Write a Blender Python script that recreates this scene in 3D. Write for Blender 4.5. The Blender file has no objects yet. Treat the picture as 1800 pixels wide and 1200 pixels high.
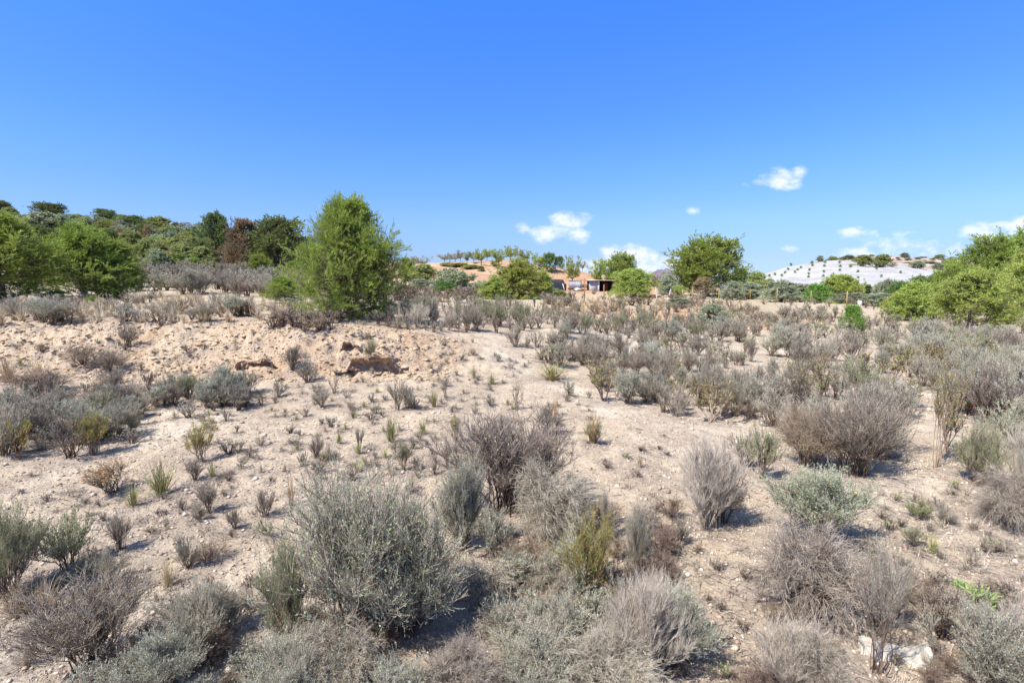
import bpy, math, random
import numpy as np

# ------------------------------------------------------------------ scene, camera, sky, sun
S = bpy.context.scene
COL = S.collection
PI = math.pi
CAMZ = 1.6
F = 900.0                      # focal length in photo pixels (1800 wide)
PITCH = math.atan(100 / F)
cp, sp = math.cos(PITCH), math.sin(PITCH)
cd = bpy.data.cameras.new('camera')
cd.sensor_width = 36.0
cd.lens = 18.0
cd.clip_start = 0.05
cd.clip_end = 20000
cam = bpy.data.objects.new('camera', cd)
COL.objects.link(cam)
cam.location = (0, 0, CAMZ)
cam.rotation_euler = (PI / 2 - PITCH, 0, 0)
S.camera = cam
S.view_settings.view_transform = 'Standard'
S.view_settings.look = 'None'
S.view_settings.gamma = 1
S.view_settings.exposure = 0.70
S.render.engine = 'CYCLES'
S.cycles.max_bounces = 6
S.cycles.transparent_max_bounces = 4
S.cycles.volume_bounces = 0

SUN_EL = math.radians(53)
SUN_AZ = math.atan2(-0.80, -0.60)      # from behind the camera, to the left (x, y)
sd = bpy.data.lights.new('sun', 'SUN')
sd.energy = 5.0
sd.angle = math.radians(0.5)
sd.color = (1.0, 0.95, 0.88)
sun = bpy.data.objects.new('sun', sd)
COL.objects.link(sun)
sun.rotation_euler = (PI / 2 - SUN_EL, 0, PI - SUN_AZ * 1.0)
# sun direction vector (towards the sun)
sv = np.array([math.sin(SUN_AZ) * math.cos(SUN_EL), math.cos(SUN_AZ) * math.cos(SUN_EL), math.sin(SUN_EL)])
from mathutils import Vector
sun.rotation_euler = Vector(sv).to_track_quat('Z', 'Y').to_euler()

W = bpy.data.worlds.new('World')
S.world = W
W.use_nodes = True
nt = W.node_tree
N, L = nt.nodes, nt.links
N.clear()
out = N.new('ShaderNodeOutputWorld')
bg = N.new('ShaderNodeBackground')
bg.inputs['Strength'].default_value = 0.117
sky = N.new('ShaderNodeTexSky')
sky.sky_type = 'NISHITA'
sky.sun_disc = False
sky.sun_elevation = SUN_EL
sky.sun_rotation = SUN_AZ
sky.altitude = 600
sky.air_density = 1.0
sky.dust_density = 0.25
sky.ozone_density = 2.2
# grade sky by elevation: bluer, no horizon glare; unseen zenith brightened to lift shadows
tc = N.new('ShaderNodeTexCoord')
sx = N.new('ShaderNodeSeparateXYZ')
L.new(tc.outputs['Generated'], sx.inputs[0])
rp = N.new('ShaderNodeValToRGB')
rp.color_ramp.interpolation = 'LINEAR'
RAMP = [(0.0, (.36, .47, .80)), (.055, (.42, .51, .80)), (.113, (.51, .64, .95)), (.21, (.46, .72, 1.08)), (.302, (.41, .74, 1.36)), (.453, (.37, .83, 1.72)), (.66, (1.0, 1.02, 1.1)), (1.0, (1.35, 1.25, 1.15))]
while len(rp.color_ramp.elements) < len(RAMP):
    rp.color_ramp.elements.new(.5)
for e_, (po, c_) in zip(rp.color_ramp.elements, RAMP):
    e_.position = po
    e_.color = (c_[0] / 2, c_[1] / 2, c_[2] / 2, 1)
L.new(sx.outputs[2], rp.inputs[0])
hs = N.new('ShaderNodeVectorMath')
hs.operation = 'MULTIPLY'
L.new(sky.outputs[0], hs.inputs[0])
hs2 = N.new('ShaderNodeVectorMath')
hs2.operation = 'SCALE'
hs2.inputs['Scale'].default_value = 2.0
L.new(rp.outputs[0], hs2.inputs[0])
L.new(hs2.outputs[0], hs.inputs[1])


def wm(op, a, b=None, c=None, clamp=False):
    n = N.new('ShaderNodeMath')
    n.operation = op
    n.use_clamp = clamp
    for i, v in enumerate((a, b, c)):
        if v is None:
            continue
        if isinstance(v, (int, float)):
            n.inputs[i].default_value = v
        else:
            L.new(v, n.inputs[i])
    return n.outputs[0]


ysafe = wm('MAXIMUM', sx.outputs[1], 0.05)
az = wm('DIVIDE', sx.outputs[0], ysafe)
el = wm('DIVIDE', sx.outputs[2], ysafe)
cx_ = N.new('ShaderNodeCombineXYZ')
L.new(az, cx_.inputs[0])
L.new(wm('MULTIPLY', el, 1.6), cx_.inputs[1])
nz = N.new('ShaderNodeTexNoise')
nz.inputs['Scale'].default_value = 26
nz.inputs['Detail'].default_value = 5
nz.inputs['Roughness'].default_value = 0.58
L.new(cx_.outputs[0], nz.inputs['Vector'])
nz2 = N.new('ShaderNodeTexNoise')
nz2.inputs['Scale'].default_value = 9
nz2.inputs['Detail'].default_value = 3
L.new(cx_.outputs[0], nz2.inputs['Vector'])


def pdir(px, py):
    dx, dy = (px - 900) / F, (600 - py) / F
    Y = cp + dy * sp
    return dx / Y, (-sp + dy * cp) / Y


# cumulus puffs: (px, py, half width, half height, density)
PUFFS = [(1000, 386, 32, 13, 1.0), (972, 411, 42, 13, .95), (1014, 414, 22, 11, .9), (920, 401, 12, 9, .75),
         (1375, 314, 34, 15, 1.0), (1400, 301, 14, 9, .8), (1335, 321, 14, 6, .6), (1312, 325, 9, 6, .6),
         (1098, 454, 44, 21, 1.2), (1145, 468, 50, 17, 1.1), (1056, 470, 34, 14, 1.0), (1180, 474, 30, 12, .9),
         (1218, 368, 11, 7, .6), (1388, 435, 13, 7, .62), (1506, 412, 32, 10, .85), (1582, 411, 24, 5, .45),
         (1575, 431, 42, 12, .62), (1505, 445, 40, 9, .75), (1730, 406, 46, 14, .9), (1795, 400, 40, 17, .9), (1655, 438, 66, 12, .62)]
acc = None
for (px, py, hw, hh, dn) in PUFFS:
    a0, e0 = pdir(px, py)
    da = wm('MULTIPLY', wm('SUBTRACT', az, a0), F / (hw * 1.45))
    de = wm('MULTIPLY', wm('SUBTRACT', el, e0), F / (hh * 1.5))
    d2 = wm('ADD', wm('MULTIPLY', da, da), wm('MULTIPLY', de, de))
    g = wm('MULTIPLY', wm('SUBTRACT', 1.0, d2), dn)
    g = wm('MAXIMUM', g, -2.5)
    acc = g if acc is None else wm('SMOOTH_MAX', acc, g, 0.15)
fld = wm('ADD', acc, wm('MULTIPLY', wm('SUBTRACT', nz.outputs['Fac'], 0.5), 2.3))
fld = wm('ADD', fld, wm('MULTIPLY', wm('SUBTRACT', nz2.outputs['Fac'], 0.5), .6))
mr = N.new('ShaderNodeMapRange')
mr.interpolation_type = 'SMOOTHSTEP'
mr.inputs['From Min'].default_value = 0.15
mr.inputs['From Max'].default_value = 1.3
mr.inputs['To Max'].default_value = 0.93
L.new(fld, mr.inputs['Value'])
front = wm('GREATER_THAN', sx.outputs[1], 0.1)
cmask = wm('MULTIPLY', mr.outputs[0], front)
mixc = N.new('ShaderNodeMix')
mixc.data_type = 'RGBA'
L.new(cmask, mixc.inputs['Factor'])
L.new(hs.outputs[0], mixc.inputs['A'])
shd = N.new('ShaderNodeMix')
shd.data_type = 'RGBA'
L.new(nz.outputs['Fac'], shd.inputs['Factor'])
shd.inputs['A'].default_value = (4.3, 4.7, 5.8, 1)
shd.inputs['B'].default_value = (6.9, 6.9, 7.1, 1)
L.new(shd.outputs['Result'], mixc.inputs['B'])
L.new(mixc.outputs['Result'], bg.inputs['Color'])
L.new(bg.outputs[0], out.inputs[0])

# ------------------------------------------------------------------ small numpy helpers
RNG = np.random.default_rng(7)
random.seed(5)


def _hash(ix, iy, seed):
    h = (ix.astype(np.int64) * 374761393 + iy.astype(np.int64) * 668265263 + seed * 1442695041) & 0xffffffff
    h = ((h ^ (h >> 13)) * 1274126177) & 0xffffffff
    h = h ^ (h >> 16)
    return (h & 0xffff) / 65535.0


def vn(x, y, seed=0):
    ix, iy = np.floor(x), np.floor(y)
    fx, fy = x - ix, y - iy
    fx = fx * fx * (3 - 2 * fx)
    fy = fy * fy * (3 - 2 * fy)
    a = _hash(ix, iy, seed)
    b = _hash(ix + 1, iy, seed)
    c = _hash(ix, iy + 1, seed)
    d = _hash(ix + 1, iy + 1, seed)
    return (a * (1 - fx) + b * fx) * (1 - fy) + (c * (1 - fx) + d * fx) * fy


def fbm(x, y, seed=0, oct=4):
    t = 0
    amp = 1
    tot = 0
    for o in range(oct):
        t = t + amp * vn(x * 2 ** o + 17.3 * o, y * 2 ** o - 9.1 * o, seed + o)
        tot += amp
        amp *= .55
    return t / tot


def sstep(a, b, x):
    t = np.clip((x - a) / (b - a), 0, 1)
    return t * t * (3 - 2 * t)


def mk_mesh(name, groups, mats, smooth=False):
    """groups: list of (verts (n,3), faces (m,k), material index)"""
    me = bpy.data.meshes.new(name)
    vs, off, li, ls, mi = [], 0, [], [], []
    for v, f, m in groups:
        if len(f) == 0:
            continue
        vs.append(v)
        f = np.asarray(f) + off
        off += len(v)
        li.append(f.ravel())
        ls.append(np.full(len(f), f.shape[1], dtype=np.int32))
        mi.append(np.full(len(f), m, dtype=np.int32))
    v = np.concatenate(vs).astype(np.float32)
    li = np.concatenate(li).astype(np.int32)
    ls = np.concatenate(ls)
    mi = np.concatenate(mi)
    st = np.concatenate([[0], np.cumsum(ls)[:-1]]).astype(np.int32)
    me.vertices.add(len(v))
    me.vertices.foreach_set('co', v.ravel())
    me.loops.add(len(li))
    me.loops.foreach_set('vertex_index', li)
    me.polygons.add(len(ls))
    me.polygons.foreach_set('loop_start', st)
    me.polygons.foreach_set('material_index', mi)
    if smooth:
        me.polygons.foreach_set('use_smooth', np.ones(len(ls), dtype=bool))
    for m in mats:
        me.materials.append(m)
    me.update(calc_edges=True)
    return me


def norm(v):
    return v / (np.linalg.norm(v, axis=-1, keepdims=True) + 1e-9)


def tubes(P, R, sides=3):
    n, k, _ = P.shape
    T = norm(P[:, -1] - P[:, 0])
    ref = np.where(np.abs(T[:, 2:3]) < .8, np.array([[0, 0, 1.]]), np.array([[1., 0, 0]]))
    A = norm(np.cross(T, ref))
    B = np.cross(T, A)
    ang = np.arange(sides) * 2 * PI / sides
    off = A[:, None, :] * np.cos(ang)[None, :, None] + B[:, None, :] * np.sin(ang)[None, :, None]
    V = P[:, :, None, :] + off[:, None] * R[:, :, None, None]
    idx = np.arange(n * k * sides).reshape(n, k, sides)
    a = idx[:, :-1, :]
    b = np.roll(idx, -1, axis=2)[:, :-1, :]
    c = np.roll(idx, -1, axis=2)[:, 1:, :]
    d = idx[:, 1:, :]
    Fc = np.stack([a, b, c, d], -1).reshape(-1, 4)
    return V.reshape(-1, 3), Fc


def rhombs(C, D, Wd, ln, wd, fold=0.0):
    """leaves: base C, direction D, side Wd, length, width arrays"""
    n = len(C)
    ln = np.broadcast_to(ln, (n,))[:, None]
    wd = np.broadcast_to(wd, (n,))[:, None]
    V = np.stack([C, C + D * ln * .45 + Wd * wd * .5, C + D * ln, C + D * ln * .45 - Wd * wd * .5], 1)
    idx = np.arange(n * 4).reshape(n, 4)
    return V.reshape(-1, 3), idx


def rand_dir(rng, n):
    return norm(rng.normal(size=(n, 3)))


def child(rng, P, R, k, t0, t1, ln, spread, up, K=4, rfac=.6, taper=.35, wob=.06):
    """spawn k children on every parent polyline"""
    n, m, _ = P.shape
    t = rng.uniform(t0, t1, (n, k)) ** .8
    f = t * (m - 1)
    i = np.clip(np.floor(f).astype(int), 0, m - 2)
    fr = (f - i)[..., None]
    ar = np.arange(n)[:, None]
    o = P[ar, i] * (1 - fr) + P[ar, i + 1] * fr
    tg = norm(P[ar, i + 1] - P[ar, i])
    r = (R[ar, i] * (1 - fr[..., 0]) + R[ar, i + 1] * fr[..., 0]) * rfac
    o, tg, r = o.reshape(-1, 3), tg.reshape(-1, 3), r.reshape(-1)
    d = norm(tg + rand_dir(rng, len(o)) * spread + np.array([0, 0, up]))
    lens = np.broadcast_to(ln, (n,)).repeat(k) * rng.uniform(.55, 1.2, n * k)
    s = np.linspace(0, 1, K)
    bend = rand_dir(rng, len(o)) * wob + np.array([0, 0, up * .15])
    Q = o[:, None] + d[:, None] * (s[None, :, None] * lens[:, None, None]) + bend[:, None] * (s ** 2)[None, :, None] * lens[:, None, None] * 3
    if wob > 0:
        Q[:, 1:] += rng.normal(size=(len(o), K - 1, 3)) * lens[:, None, None] * wob * .5
    RR = r[:, None] * (1 - (1 - taper) * s)[None, :]
    return Q, RR


# ------------------------------------------------------------------ the lie of the land
# rows: distance -> [(photo column, height)]
ROWS = [
    (1.5, [(900, 0)]),
    (4.0, [(-600, .05), (0, .02), (900, 0), (1800, 0)]),
    (6.0, [(-600, .12), (0, .08), (450, .03), (900, 0), (1800, -.03)]),
    (7.9, [(-600, .18), (0, .14), (200, .18), (450, .16), (700, .14), (800, .10), (1000, .02), (1300, -.03), (1800, -.08)]),
    (8.6, [(-600, .5), (0, .45), (200, .5), (450, .45), (700, .36), (800, .18), (1000, .06), (1300, -.05), (1800, -.10)]),
    (9.5, [(-600, .8), (0, .80), (200, .87), (450, .88), (600, .84), (720, .68), (850, .40), (1000, .14), (1300, -.06), (1800, -.14)]),
    (12., [(-600, .9), (0, .92), (200, .95), (450, .95), (620, .88), (720, .74), (850, .60), (1000, .40), (1150, .10), (1300, -.05), (1800, -.2)]),
    (15., [(-600, .95), (0, .97), (450, .95), (620, .80), (750, .70), (900, .55), (1000, .40), (1150, .12), (1300, -.08), (1800, -.3)]),
    (20., [(-600, 1.0), (0, 1.0), (450, 1.0), (620, .85), (850, .6), (1000, .15), (1150, .02), (1300, -.12), (1450, -.3), (1800, -.42)]),
    (24., [(-600, 1.1), (0, 1.05), (300, 1.2), (620, .95), (850, .6), (1000, .55), (1150, .50), (1300, .30), (1400, -.05), (1500, -.35), (1800, -.45)]),
    (32., [(-600, 1.3), (0, 1.2), (300, 1.6), (500, 1.5), (620, 1.1), (750, .9), (850, .5), (1000, .40), (1150, .32), (1300, .2), (1450, -.1), (1600, -.5), (1800, -.5)]),
    (45., [(-600, 2.4), (0, 2.2), (300, 3.0), (500, 2.6), (620, 1.6), (750, .9), (850, .3), (1000, .05), (1150, .05), (1300, -.05), (1450, -.3), (1800, -.7)]),
    (62., [(-600, 5), (0, 4.6), (300, 5.0), (450, 4.6), (560, 3.4), (700, 1.2), (800, .6), (1000, -.05), (1150, -.2), (1300, -.5), (1450, -.8), (1800, -1)]),
    (78., [(-600, 8), (0, 7.2), (300, 7.0), (450, 5.8), (560, 4.4), (700, 2.0), (800, 1.3), (930, .3), (1000, -.2), (1150, -.3), (1230, .1), (1300, -.5), (1450, -1.1), (1800, -1.2)]),
    (95., [(-600, 11), (0, 10.2), (300, 9.5), (450, 8.0), (560, 6.0), (700, 3.4), (850, 3.0), (940, 1.2), (990, .1), (1040, -.1), (1150, .0), (1230, .2), (1300, -.6), (1450, -1.4), (1800, -1.4)]),
    (140., [(-600, 19), (0, 18.8), (200, 17.4), (400, 14.4), (500, 12.4), (560, 10.4), (640, 8), (720, 7.3), (850, 7.9), (930, 7.5), (1000, 6.3), (1060, 4.8), (1130, 3.0), (1200, 1.2), (1300, -.8), (1450, -1.7), (1800, -1.5)]),
    (175., [(-600, 23), (0, 22.4), (200, 20.5), (400, 16.5), (500, 13.5), (560, 11), (640, 7.5), (720, 6.5), (930, 6.5), (1000, 5.3), (1130, 2.0), (1200, .8), (1300, 0), (1340, .5), (1450, .8), (1640, .5), (1800, 0)]),
    (240., [(-600, 16), (0, 14), (400, 10), (640, 4), (930, 3), (1130, 0), (1280, 0), (1340, 4.6), (1400, 7.6), (1450, 9.0), (1550, 8.5), (1640, 5.8), (1700, 4), (1800, 2), (2400, 0)]),
    (310., [(-600, 8), (0, 7), (640, 2), (1130, 0), (1270, 0), (1320, 5), (1360, 10), (1410, 14.0), (1450, 15.8), (1480, 16.0), (1550, 14.6), (1640, 10.5), (1700, 8), (1800, 5), (2400, 0)]),
    (400., [(-600, 4), (640, 0), (1130, 0), (1300, 1), (1360, 10), (1420, 17.0), (1480, 21.5), (1560, 23.4), (1660, 21.6), (1760, 19), (2000, 14), (2600, 0)]),
    (520., [(-600, 0), (1300, 0), (1420, 9), (1560, 15), (2000, 6), (2600, 0)]),
    (900., [(900, -4)]), (6000., [(900, -10)]),
]
LD = np.linspace(math.log(1.5), math.log(6000), 1400)
LP = np.linspace(-1800, 3600, 541)
_rt = np.array([np.interp(LP, [p for p, _ in r], [z for _, z in r]) for _, r in ROWS])
_rl = np.log([d for d, _ in ROWS])
LUT = np.empty((len(LD), len(LP)))
for j in range(len(LP)):
    LUT[:, j] = np.interp(LD, _rl, _rt[:, j])


def _blur(A, sig, axis):
    k = int(sig * 3) + 1
    w = np.exp(-.5 * (np.arange(-k, k + 1) / sig) ** 2)
    w /= w.sum()
    A = np.moveaxis(A, axis, 0)
    Pd = np.concatenate([np.repeat(A[:1], k, 0), A, np.repeat(A[-1:], k, 0)])
    B = sum(w[i] * Pd[i:i + len(A)] for i in range(2 * k + 1))
    return np.moveaxis(B, 0, axis)


LUT = _blur(_blur(LUT, 4.0, 0), 2.2, 1)


def H0(x, y):
    yy = np.maximum(y, 1.5)
    px = 900 + 900 * x / np.maximum(y, 2.5)
    fi = np.clip((np.log(yy) - LD[0]) / (LD[-1] - LD[0]), 0, .99999) * (len(LD) - 1)
    fj = np.clip((px - LP[0]) / (LP[-1] - LP[0]), 0, .99999) * (len(LP) - 1)
    i, j = fi.astype(int), fj.astype(int)
    a, b = fi - i, fj - j
    return (LUT[i, j] * (1 - a) + LUT[i + 1, j] * a) * (1 - b) + (LUT[i, j + 1] * (1 - a) + LUT[i + 1, j + 1] * a) * b, px


def bankmask(x, y, px):
    wob = (fbm(x * .5, y * .5, 31) - .5) * 1.0
    yy = y + wob
    return sstep(7.5, 8.2, yy) * (1 - sstep(9.4, 10.4, yy)) * (1 - sstep(720, 860, px))


def H(x, y):
    x = np.asarray(x, float)
    y = np.asarray(y, float)
    z, px = H0(x, y + (fbm(x * .35, y * .35, 71, 3) - .5) * np.clip(y * .12, 0, 1.6))
    far = np.clip(y / 30, 0, 1)
    z = z + (fbm(x * .7, y * .7, 3) - .5) * .16 + (fbm(x * 4, y * 4, 9, 4) - .5) * .045 * (1 - far * .5)
    z = z + (fbm(x * .08, y * .08, 15) - .5) * np.clip((y - 20) / 100, 0, 1) * 3.2
    near = 1 - sstep(6, 14, y)
    z = z + (fbm(x * 22, y * 22, 21, 3) - .5) * .016 * near
    bm = bankmask(x, y, px)
    # ledges of crumbling rock on the cut bank
    step = .13
    q = z + (fbm(x * .9, y * .9, 44, 4) - .5) * .5
    fr = q / step - np.floor(q / step)
    ter = (sstep(.25, .95, fr) - fr) * step
    gul = np.abs(fbm(x * 1.1, y * .5, 47, 4) - .5)
    z = z + bm * (ter * .95 + (fbm(x * 3.5, y * 5, 41, 5) - .5) * .2 - .07 * (1 - sstep(0, .04, gul)) + (fbm(x * 13, y * 13, 49, 4) - .5) * .07)
    return z


def ray(px, py):
    dx, dy = (px - 900) / F, (600 - py) / F
    Y = cp + dy * sp
    return dx / Y, (-sp + dy * cp) / Y      # x and z per metre of depth


_DS = np.exp(np.linspace(math.log(1.4), math.log(520), 1500))


def pix(px, py, dmin=1.4):
    """ground point seen at a photo pixel"""
    ax, azz = ray(px, py)
    D = _DS[_DS >= dmin]
    hz = H(ax * D, D)
    hit = np.where(CAMZ + azz * D <= hz)[0]
    if len(hit) == 0:
        k = int(np.argmin(hz - (CAMZ + azz * D) + 0 * D)) if False else int(np.argmax(hz - (CAMZ + azz * D)))
        d = D[k]
    else:
        d = D[hit[0]]
    return ax * d, d, float(H(ax * d, d))


def at(px, D):
    ax, _ = ray(px, 500)
    return ax * D, D, float(H(ax * D, D))


# ------------------------------------------------------------------ materials
def new_mat(name):
    m = bpy.data.materials.new(name)
    m.use_nodes = True
    m.node_tree.nodes.clear()
    return m, m.node_tree.nodes, m.node_tree.links


def plant_mat(name, c1, c2, trans=.0, rough=.8, ovar=.25, c3=None, p3=.1, spec=.2):
    m, n, l = new_mat(name)
    o = n.new('ShaderNodeOutputMaterial')
    geo = n.new('ShaderNodeNewGeometry')
    oi = n.new('ShaderNodeObjectInfo')
    mx = n.new('ShaderNodeMix')
    mx.data_type = 'RGBA'
    l.new(geo.outputs['Random Per Island'], mx.inputs['Factor'])
    mx.inputs['A'].default_value = (*c1, 1)
    mx.inputs['B'].default_value = (*c2, 1)
    col = mx.outputs['Result']
    if c3:
        fr = n.new('ShaderNodeMath')
        fr.operation = 'MULTIPLY'
        fr.inputs[1].default_value = 37.31
        l.new(geo.outputs['Random Per Island'], fr.inputs[0])
        f2 = n.new('ShaderNodeMath')
        f2.operation = 'FRACT'
        l.new(fr.outputs[0], f2.inputs[0])
        lt = n.new('ShaderNodeMath')
        lt.operation = 'LESS_THAN'
        lt.inputs[1].default_value = p3
        l.new(f2.outputs[0], lt.inputs[0])
        m3 = n.new('ShaderNodeMix')
        m3.data_type = 'RGBA'
        l.new(lt.outputs[0], m3.inputs['Factor'])
        l.new(col, m3.inputs['A'])
        m3.inputs['B'].default_value = (*c3, 1)
        col = m3.outputs['Result']
    tcn = n.new('ShaderNodeTexCoord')
    nz = n.new('ShaderNodeTexNoise')
    nz.inputs['Scale'].default_value = 3.5
    nz.inputs['Detail'].default_value = 2
    l.new(tcn.outputs['Object'], nz.inputs['Vector'])
    v1 = n.new('ShaderNodeMapRange')
    v1.inputs['From Min'].default_value = .3
    v1.inputs['From Max'].default_value = .7
    v1.inputs['To Min'].default_value = .8
    v1.inputs['To Max'].default_value = 1.2
    l.new(nz.outputs['Fac'], v1.inputs['Value'])
    v2 = n.new('ShaderNodeMapRange')
    v2.inputs['To Min'].default_value = 1 - ovar
    v2.inputs['To Max'].default_value = 1 + ovar
    l.new(oi.outputs['Random'], v2.inputs['Value'])
    mu = n.new('ShaderNodeMath')
    mu.operation = 'MULTIPLY'
    l.new(v1.outputs[0], mu.inputs[0])
    l.new(v2.outputs[0], mu.inputs[1])
    hsv = n.new('ShaderNodeHueSaturation')
    l.new(col, hsv.inputs['Color'])
    l.new(mu.outputs[0], hsv.inputs['Value'])
    hv = n.new('ShaderNodeMath')
    hv.operation = 'MULTIPLY_ADD'
    hv.inputs[1].default_value = .03
    hv.inputs[2].default_value = .485
    l.new(oi.outputs['Random'], hv.inputs[0])
    l.new(hv.outputs[0], hsv.inputs['Hue'])
    p = n.new('ShaderNodeBsdfPrincipled')
    p.inputs['Roughness'].default_value = rough
    p.inputs['Specular IOR Level'].default_value = spec
    l.new(hsv.outputs[0], p.inputs['Base Color'])
    if trans > 0:
        t = n.new('ShaderNodeBsdfTranslucent')
        l.new(hsv.outputs[0], t.inputs['Color'])
        ms = n.new('ShaderNodeMixShader')
        ms.inputs[0].default_value = trans
        l.new(p.outputs[0], ms.inputs[1])
        l.new(t.outputs[0], ms.inputs[2])
        l.new(ms.outputs[0], o.inputs[0])
    else:
        l.new(p.outputs[0], o.inputs[0])
    return m


def solid_mat(name, c1, c2=None, scale=6, rough=.8, bump=.3, metal=0, contrast=(.35, .65)):
    m, n, l = new_mat(name)
    c2 = c2 or tuple(v * .7 for v in c1)
    o = n.new('ShaderNodeOutputMaterial')
    p = n.new('ShaderNodeBsdfPrincipled')
    p.inputs['Roughness'].default_value = rough
    p.inputs['Metallic'].default_value = metal
    tcn = n.new('ShaderNodeTexCoord')
    nz = n.new('ShaderNodeTexNoise')
    nz.inputs['Scale'].default_value = scale
    nz.inputs['Detail'].default_value = 8
    nz.inputs['Roughness'].default_value = .65
    l.new(tcn.outputs['Object'], nz.inputs['Vector'])
    mrn = n.new('ShaderNodeMapRange')
    mrn.inputs['From Min'].default_value = contrast[0]
    mrn.inputs['From Max'].default_value = contrast[1]
    l.new(nz.outputs['Fac'], mrn.inputs['Value'])
    mx = n.new('ShaderNodeMix')
    mx.data_type = 'RGBA'
    mx.inputs['A'].default_value = (*c2, 1)
    mx.inputs['B'].default_value = (*c1, 1)
    l.new(mrn.outputs[0], mx.inputs['Factor'])
    l.new(mx.outputs['Result'], p.inputs['Base Color'])
    b = n.new('ShaderNodeBump')
    b.inputs['Strength'].default_value = bump
    b.inputs['Distance'].default_value = .02
    l.new(nz.outputs['Fac'], b.inputs['Height'])
    l.new(b.outputs[0], p.inputs['Normal'])
    l.new(p.outputs[0], o.inputs[0])
    return m


M = {}
M['twig_grey'] = plant_mat('twig_grey', (.24, .19, .145), (.53, .455, .36), ovar=.18)
M['twig_silver'] = plant_mat('twig_silver', (.30, .26, .20), (.58, .51, .405), ovar=.15)
M['stem_wood'] = plant_mat('stem_wood', (.10, .07, .05), (.31, .23, .165), ovar=.15)
M['stem_dark'] = plant_mat('stem_dark', (.08, .054, .04), (.23, .165, .12), ovar=.15)
M['twig_pale'] = plant_mat('twig_pale', (.36, .30, .24), (.66, .58, .475), ovar=.12)
M['twig_dark'] = plant_mat('twig_dark', (.19, .145, .115), (.45, .36, .29), ovar=.2)
M['twig_brown'] = plant_mat('twig_brown', (.20, .14, .10), (.42, .32, .235), ovar=.2)
M['wood'] = solid_mat('wood', (.34, .24, .17), (.13, .085, .06), scale=30, bump=.8)
M['leaf_sage'] = plant_mat('leaf_sage', (.22, .29, .15), (.49, .56, .35), trans=.25, ovar=.12, c3=(.42, .38, .32), p3=.15)
M['leaf_silver'] = plant_mat('leaf_silver', (.29, .325, .225), (.53, .56, .42), trans=.2, ovar=.12, c3=(.35, .30, .26), p3=.25)
M['leaf_green'] = plant_mat('leaf_green', (.19, .26, .09), (.38, .44, .19), trans=.3, ovar=.15, c3=(.34, .30, .20), p3=.2)
M['leaf_weed'] = plant_mat('leaf_weed', (.20, .25, .07), (.42, .42, .16), trans=.25, ovar=.15, c3=(.40, .22, .12), p3=.25)
M['leaf_bright'] = plant_mat('leaf_bright', (.13, .27, .04), (.26, .42, .09), trans=.3, ovar=.1)
M['leaf_lime'] = plant_mat('leaf_lime', (.24, .36, .12), (.42, .52, .22), trans=.3, ovar=.1)
M['leaf_red'] = plant_mat('leaf_red', (.22, .07, .05), (.40, .16, .10), trans=.2, ovar=.1)
M['straw'] = plant_mat('straw', (.42, .31, .17), (.70, .57, .36), trans=.15, ovar=.15)
M['straw_grey'] = plant_mat('straw_grey', (.40, .33, .24), (.66, .57, .44), trans=.15, ovar=.15)
M['orange_stem'] = plant_mat('orange_stem', (.36, .16, .05), (.55, .33, .14), trans=.1, ovar=.15)
M['wiry_green'] = plant_mat('wiry_green', (.17, .24, .06), (.37, .41, .14), trans=.15, ovar=.15, c3=(.5, .34, .14), p3=.12)
M['seed_orange'] = plant_mat('seed_orange', (.42, .22, .09), (.62, .42, .24), ovar=.1)
M['flower_yellow'] = plant_mat('flower_yellow', (.7, .6, .05), (.8, .7, .1))
M['needle_young'] = plant_mat('needle_young', (.19, .275, .04), (.41, .49, .09), trans=.36, ovar=.05, c3=(.36, .34, .09), p3=.2, rough=.55, spec=.4)
M['needle_mid'] = plant_mat('needle_mid', (.19, .27, .045), (.40, .49, .10), trans=.38, ovar=.1, rough=.6, spec=.3)
M['needle_dark'] = plant_mat('needle_dark', (.12, .16, .045), (.28, .33, .11), trans=.3, ovar=.12, rough=.6)
M['needle_brown'] = plant_mat('needle_brown', (.24, .16, .085), (.42, .31, .18), trans=.25, ovar=.1)
M['leaf_olive'] = plant_mat('leaf_olive', (.24, .27, .16), (.50, .53, .36), trans=.3, ovar=.15)
M['leaf_almond'] = plant_mat('leaf_almond', (.25, .31, .06), (.50, .54, .15), trans=.4, ovar=.15)
M['leaf_almond_dry'] = plant_mat('leaf_almond_dry', (.24, .22, .10), (.42, .36, .18), trans=.25, ovar=.2)
M['leaf_oak'] = plant_mat('leaf_oak', (.20, .235, .13), (.44, .46, .29), trans=.25, ovar=.2)
M['leaf_olivegreen'] = plant_mat('leaf_olivegreen', (.23, .27, .08), (.46, .48, .19), trans=.35, ovar=.2)
M['leaf_deep'] = plant_mat('leaf_deep', (.09, .16, .04), (.23, .33, .10), trans=.3, ovar=.15)
M['bark'] = solid_mat('bark', (.16, .12, .09), (.06, .045, .035), scale=14, bump=.8)
M['bark_grey'] = solid_mat('bark_grey', (.24, .2, .17), (.09, .075, .06), scale=14, bump=.8)


def thing(name, label, cat, loc=(0, 0, 0), rz=0, group=None, sc=None):
    o = bpy.data.objects.new(name, None)
    o.empty_display_size = .1
    COL.objects.link(o)
    o.location = loc
    o.rotation_euler = (0, 0, rz)
    if sc:
        o.scale = sc
    o['label'] = label
    o['category'] = cat
    if group:
        o['group'] = group
    return o


def tag(o, label, cat=None, group=None, kind=None):
    if label:
        o['label'] = label
    if cat:
        o['category'] = cat
    if group:
        o['group'] = group
    if kind:
        o['kind'] = kind
    return o


def obj(name, me, parent=None):
    o = bpy.data.objects.new(name, me)
    COL.objects.link(o)
    if parent:
        o.parent = parent
    return o


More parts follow.
